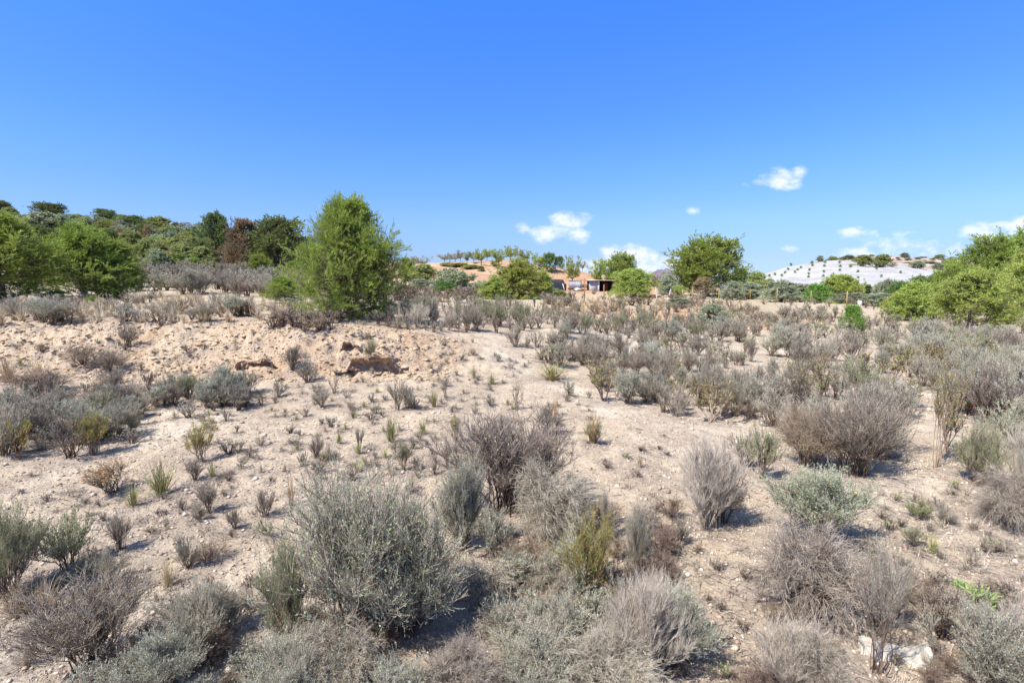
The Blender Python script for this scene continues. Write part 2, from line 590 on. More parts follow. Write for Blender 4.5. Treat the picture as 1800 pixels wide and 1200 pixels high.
# ------------------------------------------------------------------ plant shapes, unit height and width
def unitize(Vs):
    A = np.concatenate(Vs)
    r = np.percentile(np.hypot(A[:, 0], A[:, 1]), 97) * 2
    h = np.percentile(A[:, 2], 98.5)
    return np.array([1 / r, 1 / r, 1 / h])


LOD = {'hi': dict(n0=46, k1=10, k2=12, r=.0065, tr=.0019, lf=1.0),
       'md': dict(n0=26, k1=7, k2=9, r=.011, tr=.0035, lf=2.0),
       'lo': dict(n0=13, k1=4, k2=4, r=.022, tr=.0095, lf=4.0)}


def shrub_mesh(seed, lod, form='fan', stem='twig_grey', leaf=None, inner='stem_wood', nleaf=5, lsize=.022, lw=.4, dens=1., tip=None, wob=.08, amax=1.75, leaf_t=.15, low=0.):
    rng = np.random.default_rng(seed)
    q = LOD[lod]
    n0 = max(4, int(q['n0'] * dens * rng.uniform(.7, 1.15)))
    amax = amax * rng.uniform(.72, 1.12)
    al = amax * np.sqrt(rng.uniform(0, 1, n0))
    ph = rng.uniform(0, 2 * PI, n0)
    gp = rng.uniform(0, 2 * PI)                 # a side where stems have died back
    thin = rng.uniform(size=n0) < .55 * np.exp(-((np.angle(np.exp(1j * (ph - gp)))) / .7) ** 2)
    al = np.where(thin, al * .35, al)
    lobe = 1 + .30 * np.sin(ph * 2 + rng.uniform(0, 6)) * rng.uniform(.3, 1) + .2 * np.sin(ph * 3 + rng.uniform(0, 6))
    T = np.stack([.5 * np.sin(al) * np.cos(ph) * lobe, .5 * np.sin(al) * np.sin(ph) * lobe, .50 + .50 * np.cos(al)], 1) * rng.uniform(.68, 1.0, (n0, 1))
    base = rng.normal(size=(n0, 3)) * np.array([.045, .045, 0]) + T * np.array([.12, .12, 0])
    s = np.linspace(0, 1, 6)[None, :, None]
    if form == 'fan':
        Cc = base + (T - base) * .5 + np.array([0, 0, .04]) - (T * np.array([.22, .22, 0]))
        k_up, k_sp = .35, .62
    elif form == 'arch':
        Cc = base + (T - base) * np.array([.55, .55, .5]) + np.array([0, 0, .42])
        k_up, k_sp = -.12, .75
    else:                                   # mat: low tangled dome
        Cc = base + (T - base) * .5 + np.array([0, 0, .15])
        k_up, k_sp = .1, 1.0
    P = base[:, None] * (1 - s) ** 2 + Cc[:, None] * 2 * s * (1 - s) + T[:, None] * s ** 2
    P[:, 1:] += rng.normal(size=(n0, 5, 3)) * .018 * (wob / .08)
    rr = q['r'] * rng.uniform(.6, 1.5, n0)[:, None] * (1 - .6 * s[:, :, 0])
    L1, R1 = child(rng, P, rr, max(2, int(q['k1'] * dens)), .25, 1, .30, k_sp, k_up, 4, .6, .45, wob)
    L2, R2 = child(rng, L1, R1, q['k2'], .2, 1, .125, k_sp * 1.05, k_up, 3, .6, .5, wob)
    R1 = np.maximum(R1, q['tr'] * 1.15)
    R2 = R2 * 0 + q['tr'] * rng.uniform(.7, 1.2, (len(R2), 1)) * np.array([1., .85, .5])
    g = [tubes(P, rr, 5 if lod == 'hi' else 3), tubes(L1, R1), tubes(L2, R2)]
    gl, gt = [], []
    if leaf:
        m = max(1, int(round(nleaf / (1 if lod == 'hi' else 1.6 if lod == 'md' else 2))))
        keep = L2[:, -1, 2] > low
        Q = L2[keep]
        n = len(Q)
        t = rng.uniform(leaf_t, 1.05, (n, m, 1))
        C = (Q[:, None, 0] * (1 - t) + Q[:, None, -1] * t).reshape(-1, 3)
        tg = norm(Q[:, -1] - Q[:, 0]).repeat(m, 0)
        D = norm(tg * .9 + rand_dir(rng, len(C)) * .75 + np.array([0, 0, .15]))
        Wd = norm(np.cross(D, rand_dir(rng, len(C))))
        ls = lsize * {'hi': 1, 'md': 1.7, 'lo': 2.9}[lod] * rng.uniform(.6, 1.3, len(C))
        gl.append(rhombs(C, D, Wd, ls, ls * lw * {'hi': 1, 'md': 1.1, 'lo': 1.25}[lod]))
    if tip:
        Q = L2[rng.uniform(size=len(L2)) < tip[1]]
        Q = Q[Q[:, -1, 2] > .62]
        if len(Q):
            C = Q[:, -1].repeat(3, 0)
            D = rand_dir(rng, len(C))
            Wd = norm(np.cross(D, rand_dir(rng, len(C))))
            gt.append(rhombs(C - D * tip[2] * .5, D, Wd, tip[2], tip[2] * .8))
    sc = unitize([a for a, _ in g])
    G = [(g[0][0] * sc, g[0][1], 1), (g[1][0] * sc, g[1][1], 1), (g[2][0] * sc, g[2][1], 0)]
    GL = [(v * sc, f, 0) for v, f in gl] + [(v * sc, f, 1) for v, f in gt]
    stem_me = mk_mesh('stems', G, [M[stem], M[inner]])
    leaf_me = mk_mesh('foliage', GL, [M[leaf] if leaf else M[tip[0]], M[tip[0]] if tip else M['straw']]) if GL else None
    return stem_me, leaf_me


def blades_mesh(seed, n, mat, wd=.012, spread=.5, droop=.3, mat2=None, straight=False):
    rng = np.random.default_rng(seed)
    ph = rng.uniform(0, 2 * PI, n)
    tl = np.abs(rng.normal(size=n)) * spread
    tl = np.clip(tl, 0, 1.35)
    ln = rng.uniform(.45, 1.05, n)
    b = rng.normal(size=(n, 3)) * np.array([.05, .05, 0])
    out_ = np.stack([np.cos(ph), np.sin(ph), np.zeros(n)], 1)
    s = np.linspace(0, 1, 5)[None, :, None]
    up = np.cos(tl)[:, None, None]
    ou = np.sin(tl)[:, None, None]
    P = b[:, None] + ln[:, None, None] * (out_[:, None] * (ou * s + droop * ou * s ** 2) + np.array([0, 0, 1.]) * (up * s - droop * .5 * ou * s ** 3))
    P[:, 2:] += rng.normal(size=(n, 3, 3)) * .02
    P[:, :, 2] = np.maximum(P[:, :, 2], .01)
    side = np.stack([-np.sin(ph), np.cos(ph), np.zeros(n)], 1)
    side = norm(side + rand_dir(rng, n) * .6)
    w = (wd * rng.uniform(.6, 1.3, n))[:, None] * np.array([.8, 1, .9, .6, .12])[None]
    V = np.stack([P - side[:, None] * w[..., None] * .5, P + side[:, None] * w[..., None] * .5], 2)
    idx = np.arange(n * 10).reshape(n, 5, 2)
    fc = np.stack([idx[:, :-1, 0], idx[:, :-1, 1], idx[:, 1:, 1], idx[:, 1:, 0]], -1)
    V = V.reshape(-1, 3) * unitize([V.reshape(-1, 3)])
    if mat2:
        c = rng.uniform(size=n) < .35
        # second material for a share of the blades
        f1, f2 = fc[~c].reshape(-1, 4), fc[c].reshape(-1, 4)
        me = mk_mesh('blades', [(V, np.concatenate([f1, f2]), 0)], [M[mat], M[mat2]])
        mi = np.zeros(len(f1) + len(f2), dtype=np.int32)
        mi[len(f1):] = 1
        me.polygons.foreach_set('material_index', mi)
        return me, None
    return mk_mesh('blades', [(V, fc.reshape(-1, 4), 0)], [M[mat]]), None


def weed_mesh(seed, lod, leaf='leaf_weed', stem='twig_brown', n=7):
    rng = np.random.default_rng(seed)
    n = n if lod != 'lo' else 5
    ph = rng.uniform(0, 2 * PI, n)
    tl = rng.uniform(.02, .42, n)
    s = np.linspace(0, 1, 7)[None, :, None]
    d = np.stack([np.sin(tl) * np.cos(ph), np.sin(tl) * np.sin(ph), np.cos(tl)], 1)
    ln = rng.uniform(.6, 1, n)[:, None, None]
    P = rng.normal(size=(n, 1, 3)) * np.array([.02, .02, 0]) + d[:, None] * s * ln
    P[:, 1:] += np.cumsum(rng.normal(size=(n, 6, 3)) * .014, 1)
    tr = {'hi': .003, 'md': .006, 'lo': .013}[lod]
    R = tr * 2 * (1 - .5 * s[:, :, 0]) * np.ones((n, 1))
    L1, R1 = child(rng, P, R, 9, .35, 1, .22, .7, .35, 4, .6, .5, .05)
    L2, R2 = child(rng, L1, R1, 3, .3, 1, .08, .7, .3, 3, .6, .5, .05)
    R1 = np.maximum(R1, tr)
    R2 = np.maximum(R2, tr * .8)
    Q = np.concatenate([L2[:, [0, -1]], L1[:, [0, -1]]])
    m = {'hi': 7, 'md': 5, 'lo': 3}[lod]
    t = rng.uniform(.2, 1.05, (len(Q), m, 1))
    C = (Q[:, None, 0] * (1 - t) + Q[:, None, -1] * t).reshape(-1, 3)
    D = norm(rand_dir(rng, len(C)) + np.array([0, 0, .4]))
    Wd = norm(np.cross(D, rand_dir(rng, len(C))))
    ls = {'hi': .022, 'md': .036, 'lo': .065}[lod] * rng.uniform(.5, 1.3, len(C))
    g = [tubes(P, R, 4), tubes(L1, R1), tubes(L2, R2)]
    gl = rhombs(C, D, Wd, ls, ls * .5)
    A = np.concatenate([a for a, _ in g])
    sc = unitize([A])
    return mk_mesh('stems', [(v * sc, f, 0) for v, f in g], [M[stem]]), mk_mesh('foliage', [(gl[0] * sc, gl[1], 0)], [M[leaf]])


def rosette_mesh(seed, mat='leaf_lime', n=90):
    rng = np.random.default_rng(seed)
    ph = rng.uniform(0, 2 * PI, n)
    tl = rng.uniform(.3, 1.45, n)
    vs, fs = [], []
    s = np.linspace(0, 1, 6)
    for i in range(n):
        o = np.array([math.cos(ph[i]), math.sin(ph[i]), 0])
        b0 = np.append(rng.normal(size=2) * .28, 0)
        sd_ = np.array([-o[1], o[0], 0])
        ln = rng.uniform(.5, 1)
        w = rng.uniform(.035, .065) * np.array([.3, .8, 1, .9, .6, .05])
        ctr = o[None] * (np.sin(tl[i]) * s * ln)[:, None] + np.array([0, 0, 1.])[None] * (np.cos(tl[i]) * s * ln + .12 * np.sin(s * 3) + .02)[:, None]
        ctr += rng.normal(size=(6, 3)) * .02 + b0
        V = np.concatenate([ctr - sd_ * w[:, None] + [0, 0, .03], ctr, ctr + sd_ * w[:, None] + [0, 0, .03]])
        b = i * 18
        for j in range(5):
            fs += [(b + j, b + 6 + j, b + 7 + j, b + 1 + j), (b + 6 + j, b + 12 + j, b + 13 + j, b + 7 + j)]
        vs.append(V)
    V = np.concatenate(vs)
    return mk_mesh('leaves', [(V * unitize([V]), np.array(fs), 0)], [M[mat]], True), None


# species table: name, category, maker(seed, lod)
SP = {
    'grey': ('grey_shrub', lambda s, l: shrub_mesh(s, l, 'fan', 'twig_grey', 'leaf_silver', nleaf=3, lsize=.018, lw=.34, leaf_t=.4)),
    'dead': ('dry_shrub', lambda s, l: shrub_mesh(s, l, 'fan', 'twig_pale', None, dens=1.1, inner='twig_grey')),
    'purple': ('dry_shrub', lambda s, l: shrub_mesh(s, l, 'fan', 'twig_dark', 'leaf_silver', nleaf=1, lsize=.018, lw=.3, dens=1.05, leaf_t=.6, amax=1.4, inner='stem_dark')),
    'brown': ('brown_shrub', lambda s, l: shrub_mesh(s, l, 'mat', 'twig_brown', None, dens=1.2, inner='stem_dark')),
    'arch': ('dry_shrub', lambda s, l: shrub_mesh(s, l, 'arch', 'twig_silver', None, dens=1.3, wob=.10, amax=1.9)),
    'sage': ('sage_shrub', lambda s, l: shrub_mesh(s, l, 'fan', 'twig_silver', 'leaf_sage', nleaf=4, lsize=.020, lw=.34, dens=1.1, low=.3, wob=.12)),
    'silver': ('sage_shrub', lambda s, l: shrub_mesh(s, l, 'fan', 'twig_silver', 'leaf_silver', nleaf=6, lsize=.022, lw=.34, dens=1.1, low=.2)),
    'green': ('green_shrub', lambda s, l: shrub_mesh(s, l, 'fan', 'twig_grey', 'leaf_green', nleaf=5, lsize=.022, lw=.38, low=.2)),
    'bright': ('green_shrub', lambda s, l: shrub_mesh(s, l, 'fan', 'twig_brown', 'leaf_bright', nleaf=6, lsize=.034, lw=.5)),
    'lime': ('green_shrub', lambda s, l: shrub_mesh(s, l, 'fan', 'twig_brown', 'leaf_lime', nleaf=4, lsize=.026, lw=.4)),
    'broom': ('broom_plant', lambda s, l: shrub_mesh(s, l, 'fan', 'orange_stem', 'wiry_green', nleaf=7, lsize=.030, lw=.18, dens=.75, amax=1.25, wob=.12, inner='twig_brown')),
    'seed': ('seedhead_shrub', lambda s, l: shrub_mesh(s, l, 'fan', 'twig_grey', None, tip=('seed_orange', .8, .035), amax=1.45)),
    'flower': ('sage_shrub', lambda s, l: shrub_mesh(s, l, 'fan', 'twig_silver', 'leaf_sage', nleaf=6, lsize=.022, lw=.4, tip=('flower_yellow', .004, .028), low=.2, wob=.12)),
    'weed': ('leafy_weed', lambda s, l: weed_mesh(s, l)),
    'sapling': ('dry_sapling', lambda s, l: shrub_mesh(s, l, 'fan', 'twig_silver', 'leaf_sage', nleaf=1, lsize=.014, lw=.4, dens=.42, amax=1.0, wob=.16, leaf_t=.3)),
    'sprout': ('leafy_weed', lambda s, l: weed_mesh(s, l, 'leaf_bright', 'orange_stem', 4)),
    'grass': ('grass_tuft', lambda s, l: blades_mesh(s, {'hi': 420, 'md': 170, 'lo': 70}[l], 'straw', {'hi': .008, 'md': .016, 'lo': .035}[l], .55, .45, 'straw_grey')),
    'greygrass': ('dry_grass_tuft', lambda s, l: blades_mesh(s, {'hi': 420, 'md': 170, 'lo': 70}[l], 'straw_grey', {'hi': .008, 'md': .016, 'lo': .035}[l], .6, .4, 'twig_grey')),
    'wiry': ('rush_tuft', lambda s, l: blades_mesh(s, {'hi': 300, 'md': 140, 'lo': 60}[l], 'wiry_green', {'hi': .008, 'md': .016, 'lo': .035}[l], .42, .1, 'straw')),
    'stalks': ('stalk_plant', lambda s, l: blades_mesh(s, {'hi': 60, 'md': 34, 'lo': 20}[l], 'orange_stem', {'hi': .012, 'md': .022, 'lo': .04}[l], .2, .1, 'straw')),
    'rosette': ('rosette_plant', lambda s, l: rosette_mesh(s)),
}
CAT = {'grey_shrub': 'shrub', 'dry_shrub': 'shrub', 'brown_shrub': 'shrub', 'sage_shrub': 'shrub', 'green_shrub': 'shrub', 'broom_plant': 'shrub',
       'seedhead_shrub': 'shrub', 'dry_sapling': 'sapling', 'dry_grass_tuft': 'grass tuft', 'rush_tuft': 'grass tuft', 'stalk_plant': 'plant', 'leafy_weed': 'weed', 'grass_tuft': 'grass tuft', 'rosette_plant': 'plant'}
NVAR = {'hi': 5, 'md': 7, 'lo': 5}
_cache = {}
LITTER = []          # (x, y, radius) where plants drop litter
COUNT = {}


def protos(spc, lod, v):
    k = (spc, lod, v)
    if k not in _cache:
        _cache[k] = SP[spc][1](abs(hash_s(spc)) % 1000 + v * 31 + {'hi': 0, 'md': 7, 'lo': 13}[lod], lod)
    return _cache[k]


def hash_s(s):
    h = 7
    for c in s:
        h = (h * 31 + ord(c)) % 100003
    return h


SOWN, MARKS = [], []


def topix(x, y, z):
    dz = z - CAMZ
    dep = y * cp - dz * sp
    return 900 + F * x / dep, 600 - F * (y * sp + dz * cp) / dep


def plant(spc, loc, w, h, label, group=None, lod=None, v=None, rz=None, tilt=None, name=None, sink=.02):
    """one plant standing at loc, w and h in metres"""
    D = max(loc[1], 1)
    hp = h / D * F
    lod = lod or ('hi' if hp > 105 else 'md' if hp > 34 else 'lo')
    v = random.randrange(NVAR[lod]) if v is None else v
    a, b = protos(spc, lod, v)
    nm = name or SP[spc][0]
    rz = random.uniform(0, 2 * PI) if rz is None else rz
    COUNT[nm] = COUNT.get(nm, 0) + 1
    lc = (loc[0], loc[1], loc[2] - sink * h - .003)
    if b is not None:
        o = thing(nm, label, CAT[SP[spc][0]], lc, rz, group, (w, w, h))
        obj('stems', a, o)
        obj('foliage', b, o)
    else:
        o = obj(nm, a)
        o.location = lc
        o.rotation_euler = (0, 0, rz)
        o.scale = (w, w, h)
        tag(o, label, CAT[SP[spc][0]], group)
    if tilt:
        o.rotation_euler = (tilt[0], tilt[1], 0)
    LITTER.append((loc[0], loc[1], w * .55))
    o_ph = topix(*loc)
    (SOWN if group else MARKS).append((o, o_ph[0], o_ph[1]))
    return o


def pp(spc, px, py, wp, hp, label, **kw):
    """plant by photo position: base pixel, width and height in photo pixels"""
    x, y, z = pix(px, min(py, 1330))
    rx, rz_ = ray(px, py)
    # height and width in metres at that depth
    w = wp / F * y / (cp + (600 - py) / F * sp)
    # a point h above the ground at depth y appears hp higher
    ax, aztop = ray(px, py - hp)
    h = (CAMZ + aztop * y) - z
    h = max(h, .04)
    # the far side of a wide plant is seen from above: take that off the height
    look = max(0, (CAMZ - z)) / max(y, .1)
    h = max(h - .10 * w * min(look, .8), h * .7)
    return plant(spc, (x, y, z), w, h, label, **kw)


# ------------------------------------------------------------------ trees
def tree_mesh(seed, env, nb=70, k2=6, k3=4, tuft=6, needle=True, ln=.03, wd=.006, leaf='needle_mid', bark='bark', h0=.05, top=.93, up=.5, trunk=.022,
              vase=False, lean=0, fill=1., gap=0.0, droop=0.0, trunks=1, sidefill=0.):
    """unit-height tree: env = [(height fraction, radius)]"""
    rng = np.random.default_rng(seed)
    eh = [e[0] for e in env]
    er = [e[1] for e in env]
    K = 8
    s = np.linspace(0, 1, K)
    P0, R0 = [], []
    for t in range(trunks):
        hh = (top if not vase else vase) * (1 if t == 0 else rng.uniform(.65, .9))
        a = rng.uniform(0, 2 * PI)
        off = 0 if trunks == 1 else .12 + .1 * rng.uniform()
        x = (math.cos(a) * off + lean) * s ** 1.2 + np.cumsum(rng.normal(size=K)) * .006
        y = math.sin(a) * off * s ** 1.2 + np.cumsum(rng.normal(size=K)) * .006
        P0.append(np.stack([x, y, hh * s - .02], 1))
        R0.append(trunk * (1 - (.5 if vase else .88) * s) * (1 + .5 * np.exp(-s * 14)))
    P0, R0 = np.array(P0), np.array(R0)
    # limbs
    if vase:
        h = vase * rng.uniform(.75, 1, nb)
        ti = np.zeros(nb, int)
    else:
        h = h0 + (top - h0) * rng.uniform(0, 1, nb) ** .9
        h[:6] = top * np.linspace(.86, 1, 6)
        ti = rng.integers(0, trunks, nb)
    ph = np.arange(nb) * 2.39996 + rng.normal(size=nb) * .35
    o = np.empty((nb, 3))
    for i in range(nb):
        tp = P0[ti[i]]
        f = np.clip(h[i] / max(tp[-1, 2], .01), 0, .999) * (K - 1)
        j = int(f)
        o[i] = tp[j] * (1 - f + j) + tp[j + 1] * (f - j)
    if vase:
        hz = rng.uniform(vase + .12, .96, nb) ** 1.15
    else:
        hz = np.clip(h + up * np.interp(h, eh, er) * rng.uniform(-.45, 1.1, nb), .015, 2.0)
        hz = np.where(hz > .97, .99 - rng.uniform(0, .3, nb) ** 1.0 * (hz < 9), hz)
    rad = np.interp(hz, eh, er) * rng.uniform(.45, 1.0, nb)
    if not vase:
        rad = np.maximum(rad, .01)
    tgt = np.stack([np.cos(ph) * rad + lean * hz, np.sin(ph) * rad, hz], 1)
    u = np.linspace(0, 1, 6)[None, :, None]
    mid = o + (tgt - o) * np.array([.6, .6, .4 if not vase else .5])
    P1 = o[:, None] * (1 - u) ** 2 + mid[:, None] * 2 * u * (1 - u) + tgt[:, None] * u ** 2
    P1[:, 1:] += rng.normal(size=(nb, 5, 3)) * .006
    r1 = trunk * (.42 if vase else .33) * (1 - .75 * u[:, :, 0]) * rng.uniform(.7, 1.1, (nb, 1)) * np.ones((nb, 6))
    len1 = np.linalg.norm(tgt - o, axis=1)
    P2, R2 = child(rng, P1, r1, k2, .22, 1, np.clip(len1 * .5, .07, .20), 1.25, .28 - droop, 4, .6, .4, .05)
    P3, R3 = child(rng, P2, R2, k3, .2, 1, .072, 1.1, .25 - droop, 3, .6, .5, .05)
    Q = np.concatenate([P3[:, [0, -1]], P2[:, [1, -1]], P1[:, [3, -1]]])
    if gap > 0:
        c = Q[:, 1]
        nzv = vn(c[:, 0] * 9 + seed, c[:, 2] * 9 + c[:, 1] * 7, seed)
        Q = Q[nzv > gap]
    m = tuft
    t = rng.uniform(.15, 1.0, (len(Q), m, 1))
    C = (Q[:, None, 0] * (1 - t) + Q[:, None, 1] * t).reshape(-1, 3)
    tg = norm(Q[:, 1] - Q[:, 0]).repeat(m, 0)
    if needle:
        D = norm(tg * 1.0 + rand_dir(rng, len(C)) * .7 + np.array([0, 0, .55]))
    else:
        D = norm(tg * .4 + rand_dir(rng, len(C)) * 1.0 + np.array([0, 0, .1]))
    Wd = norm(np.cross(D, rand_dir(rng, len(C))))
    l_ = ln * rng.uniform(.6, 1.25, len(C))
    gl = rhombs(C, D, Wd, l_, l_ * (wd / ln))
    g = [tubes(P0, R0, 8), tubes(P1, r1, 4), tubes(P2, R2), tubes(P3, R3)]
    sc = np.array([1, 1, 1.0]) / max(np.percentile(gl[0][:, 2], 99.7), .5)
    wood = mk_mesh('trunk', [(v * sc, f, 0) for v, f in g], [M[bark]])
    crown = mk_mesh('crown', [(gl[0] * sc, gl[1], 0)], [M[leaf]])
    return wood, crown


E_CONE = [(0, .30), (.12, .42), (.3, .47), (.5, .40), (.7, .27), (.85, .15), (1, .02)]
E_BALL = [(0, .26), (.2, .42), (.45, .5), (.7, .46), (.88, .32), (1, .1)]
E_DOME = [(0, .46), (.3, .52), (.6, .46), (.85, .28), (1, .06)]
E_UMB = [(0, .3), (.3, .42), (.5, .5), (.75, .5), (.92, .34), (1, .1)]
E_VASE = [(.2, .1), (.45, .36), (.7, .5), (.88, .38), (1, .14)]
TREES = {
    'hero': lambda v: tree_mesh(101 + v, [(0, .40), (.1, .46), (.3, .48), (.5, .43), (.66, .34), (.8, .23), (.9, .13), (1, .03)], nb=250, k2=8, k3=5, tuft=16, ln=.030, wd=.0033, leaf='needle_young', up=.62, trunk=.02, h0=.0, gap=.27),
    'pine_young': lambda v: tree_mesh(120 + v * 7, [(0, .42), (.2, .50), (.45, .44), (.7, .30), (.88, .15), (1, .04)], nb=120, k2=7, k3=5, tuft=14, ln=.034, wd=.005, leaf='needle_mid', up=.6, gap=.24, trunks=2, h0=.04),
    'pine_dark': lambda v: tree_mesh(150 + v * 7, E_BALL, nb=90, k2=7, k3=4, tuft=11, ln=.045, wd=.012, leaf='needle_dark', up=.6, h0=.08, gap=.24, trunk=.03),
    'pine_mid': lambda v: tree_mesh(160 + v * 7, E_BALL, nb=120, k2=7, k3=5, tuft=12, ln=.036, wd=.008, leaf='needle_mid', up=.55, h0=.10, gap=.24, trunk=.03, trunks=2),
    'pine_brown': lambda v: tree_mesh(170 + v * 7, E_BALL, nb=80, k2=7, k3=4, tuft=9, ln=.045, wd=.011, leaf='needle_brown', up=.5, h0=.08, gap=.28, trunk=.03),
    'pine_umbrella': lambda v: tree_mesh(180 + v * 7, E_UMB, nb=80, k2=7, k3=4, tuft=10, ln=.045, wd=.012, leaf='needle_dark', up=.5, h0=.12, gap=.22, trunk=.03),
    'bush_green': lambda v: tree_mesh(200 + v * 7, E_DOME, nb=75, k2=7, k3=5, tuft=7, needle=False, ln=.05, wd=.024, leaf='leaf_olivegreen', up=.5, h0=0, gap=.25, trunks=3, trunk=.015),
    'bush_oak': lambda v: tree_mesh(210 + v * 7, E_DOME, nb=75, k2=7, k3=5, tuft=7, needle=False, ln=.05, wd=.026, leaf='leaf_oak', up=.4, h0=0, gap=.2, trunks=3, trunk=.015),
    'bush_almond': lambda v: tree_mesh(220 + v * 7, E_DOME, nb=110, k2=8, k3=5, tuft=9, needle=False, ln=.038, wd=.013, leaf='leaf_almond', up=.9, h0=0, gap=.25, trunks=4, trunk=.015),
    'bush_lime': lambda v: tree_mesh(230 + v * 7, E_DOME, nb=60, k2=6, k3=4, tuft=6, needle=False, ln=.045, wd=.02, leaf='leaf_bright', up=.6, h0=0, gap=.2, trunks=3, trunk=.015),
    'bush_deep': lambda v: tree_mesh(240 + v * 7, E_DOME, nb=60, k2=6, k3=4, tuft=7, needle=False, ln=.045, wd=.022, leaf='leaf_deep', up=.5, h0=0, gap=.2, trunks=3, trunk=.015),
    'bush_brown': lambda v: tree_mesh(250 + v * 7, E_DOME, nb=50, k2=6, k3=4, tuft=4, needle=False, ln=.04, wd=.016, leaf='needle_brown', up=.5, h0=0, gap=.3, trunks=3, trunk=.015),
    'bush_red': lambda v: tree_mesh(255 + v * 7, E_DOME, nb=50, k2=6, k3=4, tuft=5, needle=False, ln=.045, wd=.02, leaf='leaf_red', up=.5, h0=0, gap=.25, trunks=3, trunk=.015),
    'olive': lambda v: tree_mesh(260 + v * 7, E_DOME, nb=75, k2=7, k3=5, tuft=9, needle=False, ln=.042, wd=.014, leaf='leaf_olive', up=.5, h0=.08, gap=.25, trunks=2, trunk=.03),
    'almond': lambda v: tree_mesh(270 + v * 7, E_VASE, nb=14, k2=10, k3=6, tuft=6, needle=False, ln=.045, wd=.018, leaf='leaf_almond', vase=.30, trunk=.03, bark='bark', gap=.2),
    'almond_dry': lambda v: tree_mesh(280 + v * 7, E_VASE, nb=13, k2=10, k3=6, tuft=4, needle=False, ln=.04, wd=.014, leaf='leaf_almond_dry', vase=.30, trunk=.026, bark='bark_grey', gap=.25),
    'almond_near': lambda v: tree_mesh(290 + v * 7, [(0, .2), (.2, .42), (.45, .5), (.7, .42), (.88, .26), (1, .08)], nb=70, k2=10, k3=7, tuft=11, needle=False, ln=.03, wd=.0085, leaf='leaf_almond', up=.6, h0=.16, trunk=.026, gap=.28, droop=.1),
    'cypress': lambda v: tree_mesh(300 + v * 7, [(0, .12), (.3, .19), (.6, .16), (.85, .09), (1, .02)], nb=60, k2=5, k3=3, tuft=7, ln=.05, wd=.02, leaf='leaf_deep', up=1.2, h0=.0, trunk=.02),
}
TVAR = {'hero': 1, 'almond_near': 2}
TW = {}
TNAME = {'hero': 'pine_tree', 'pine_young': 'pine_tree', 'pine_dark': 'pine_tree', 'pine_mid': 'pine_tree', 'pine_brown': 'pine_tree', 'pine_umbrella': 'pine_tree',
         'bush_green': 'bush', 'bush_oak': 'bush', 'bush_almond': 'almond_bush', 'bush_lime': 'bush', 'bush_deep': 'bush', 'bush_brown': 'bush', 'bush_red': 'bush',
         'olive': 'olive_tree', 'almond': 'almond_tree', 'almond_dry': 'almond_tree', 'almond_near': 'almond_tree', 'cypress': 'cypress_tree'}
_tc = {}


def tree_at(kind, loc, w, h, label, group=None, v=None, rz=None, name=None):
    nv = TVAR.get(kind, 3)
    v = random.randrange(nv) if v is None else v % nv
    if (kind, v) not in _tc:
        wd, cr = TREES[kind](v)
        co = np.empty(len(cr.vertices) * 3, dtype=np.float32)
        cr.vertices.foreach_get('co', co)
        co = co.reshape(-1, 3)
        TW[(kind, v)] = 2 * np.percentile(np.abs(co[:, 0]), 98)
        _tc[(kind, v)] = (wd, cr)
    wd, cr = _tc[(kind, v)]
    nm = name or TNAME[kind]
    COUNT[nm] = COUNT.get(nm, 0) + 1
    s = w / TW[(kind, v)]
    cat = {'pine_tree': 'pine tree', 'bush': 'bush', 'almond_bush': 'bush', 'olive_tree': 'olive tree', 'almond_tree': 'almond tree', 'cypress_tree': 'cypress'}[nm]
    o = thing(nm, label, cat, (loc[0], loc[1], loc[2] - .01 * h), random.uniform(0, 2 * PI) if rz is None else rz, group, (s, s, h))
    obj('trunk', wd, o)
    obj('crown', cr, o)
    LITTER.append((loc[0], loc[1], w * .5))
    o_ph = topix(*loc)
    (SOWN if group else MARKS).append((o, o_ph[0], o_ph[1]))
    return o


def tp(kind, px, py, wp, hp, label, D=None, **kw):
    if D is None:
        x, y, z = pix(px, py, 9)
    else:
        x, y, z = at(px, D)
    _, t_ = ray(px, py - hp)
    h = CAMZ + t_ * y - z
    if h < .3:
        h = hp / F * y
    return tree_at(kind, (x, y, z), wp / F * y, h, label, **kw)


# the big pine and its neighbours
tp('hero', 617, 556, 174, 208, 'large bushy young pine with many upright pale green shoots, tallest tree left of the centre', rz=.4)
tp('bush_lime', 676, 556, 56, 28, 'low bright green bush at the right foot of the large pine', v=0)
tp('pine_young', 500, 534, 58, 50, 'small round yellow green pine beside the left of the large pine', v=1)
tp('pine_young', 8, 530, 165, 160, 'bright green pine cut by the left edge of the picture', v=0)
tp('pine_young', 152, 527, 118, 138, 'bright green pine second from the left edge with a thin dark trunk', v=1)
tp('pine_young', 212, 524, 84, 104, 'green pine crown right of the second pine, lower and fuller', v=2)
tp('bush_deep', 100, 532, 44, 22, 'small dark green bush below the two left pines', v=0)
tp('pine_young', 165, 536, 28, 16, 'tiny yellow green pine seedling in front of the left pines', v=2)
tp('bush_deep', 205, 524, 30, 18, 'small dark green bush in the shade under the left pines', v=1)

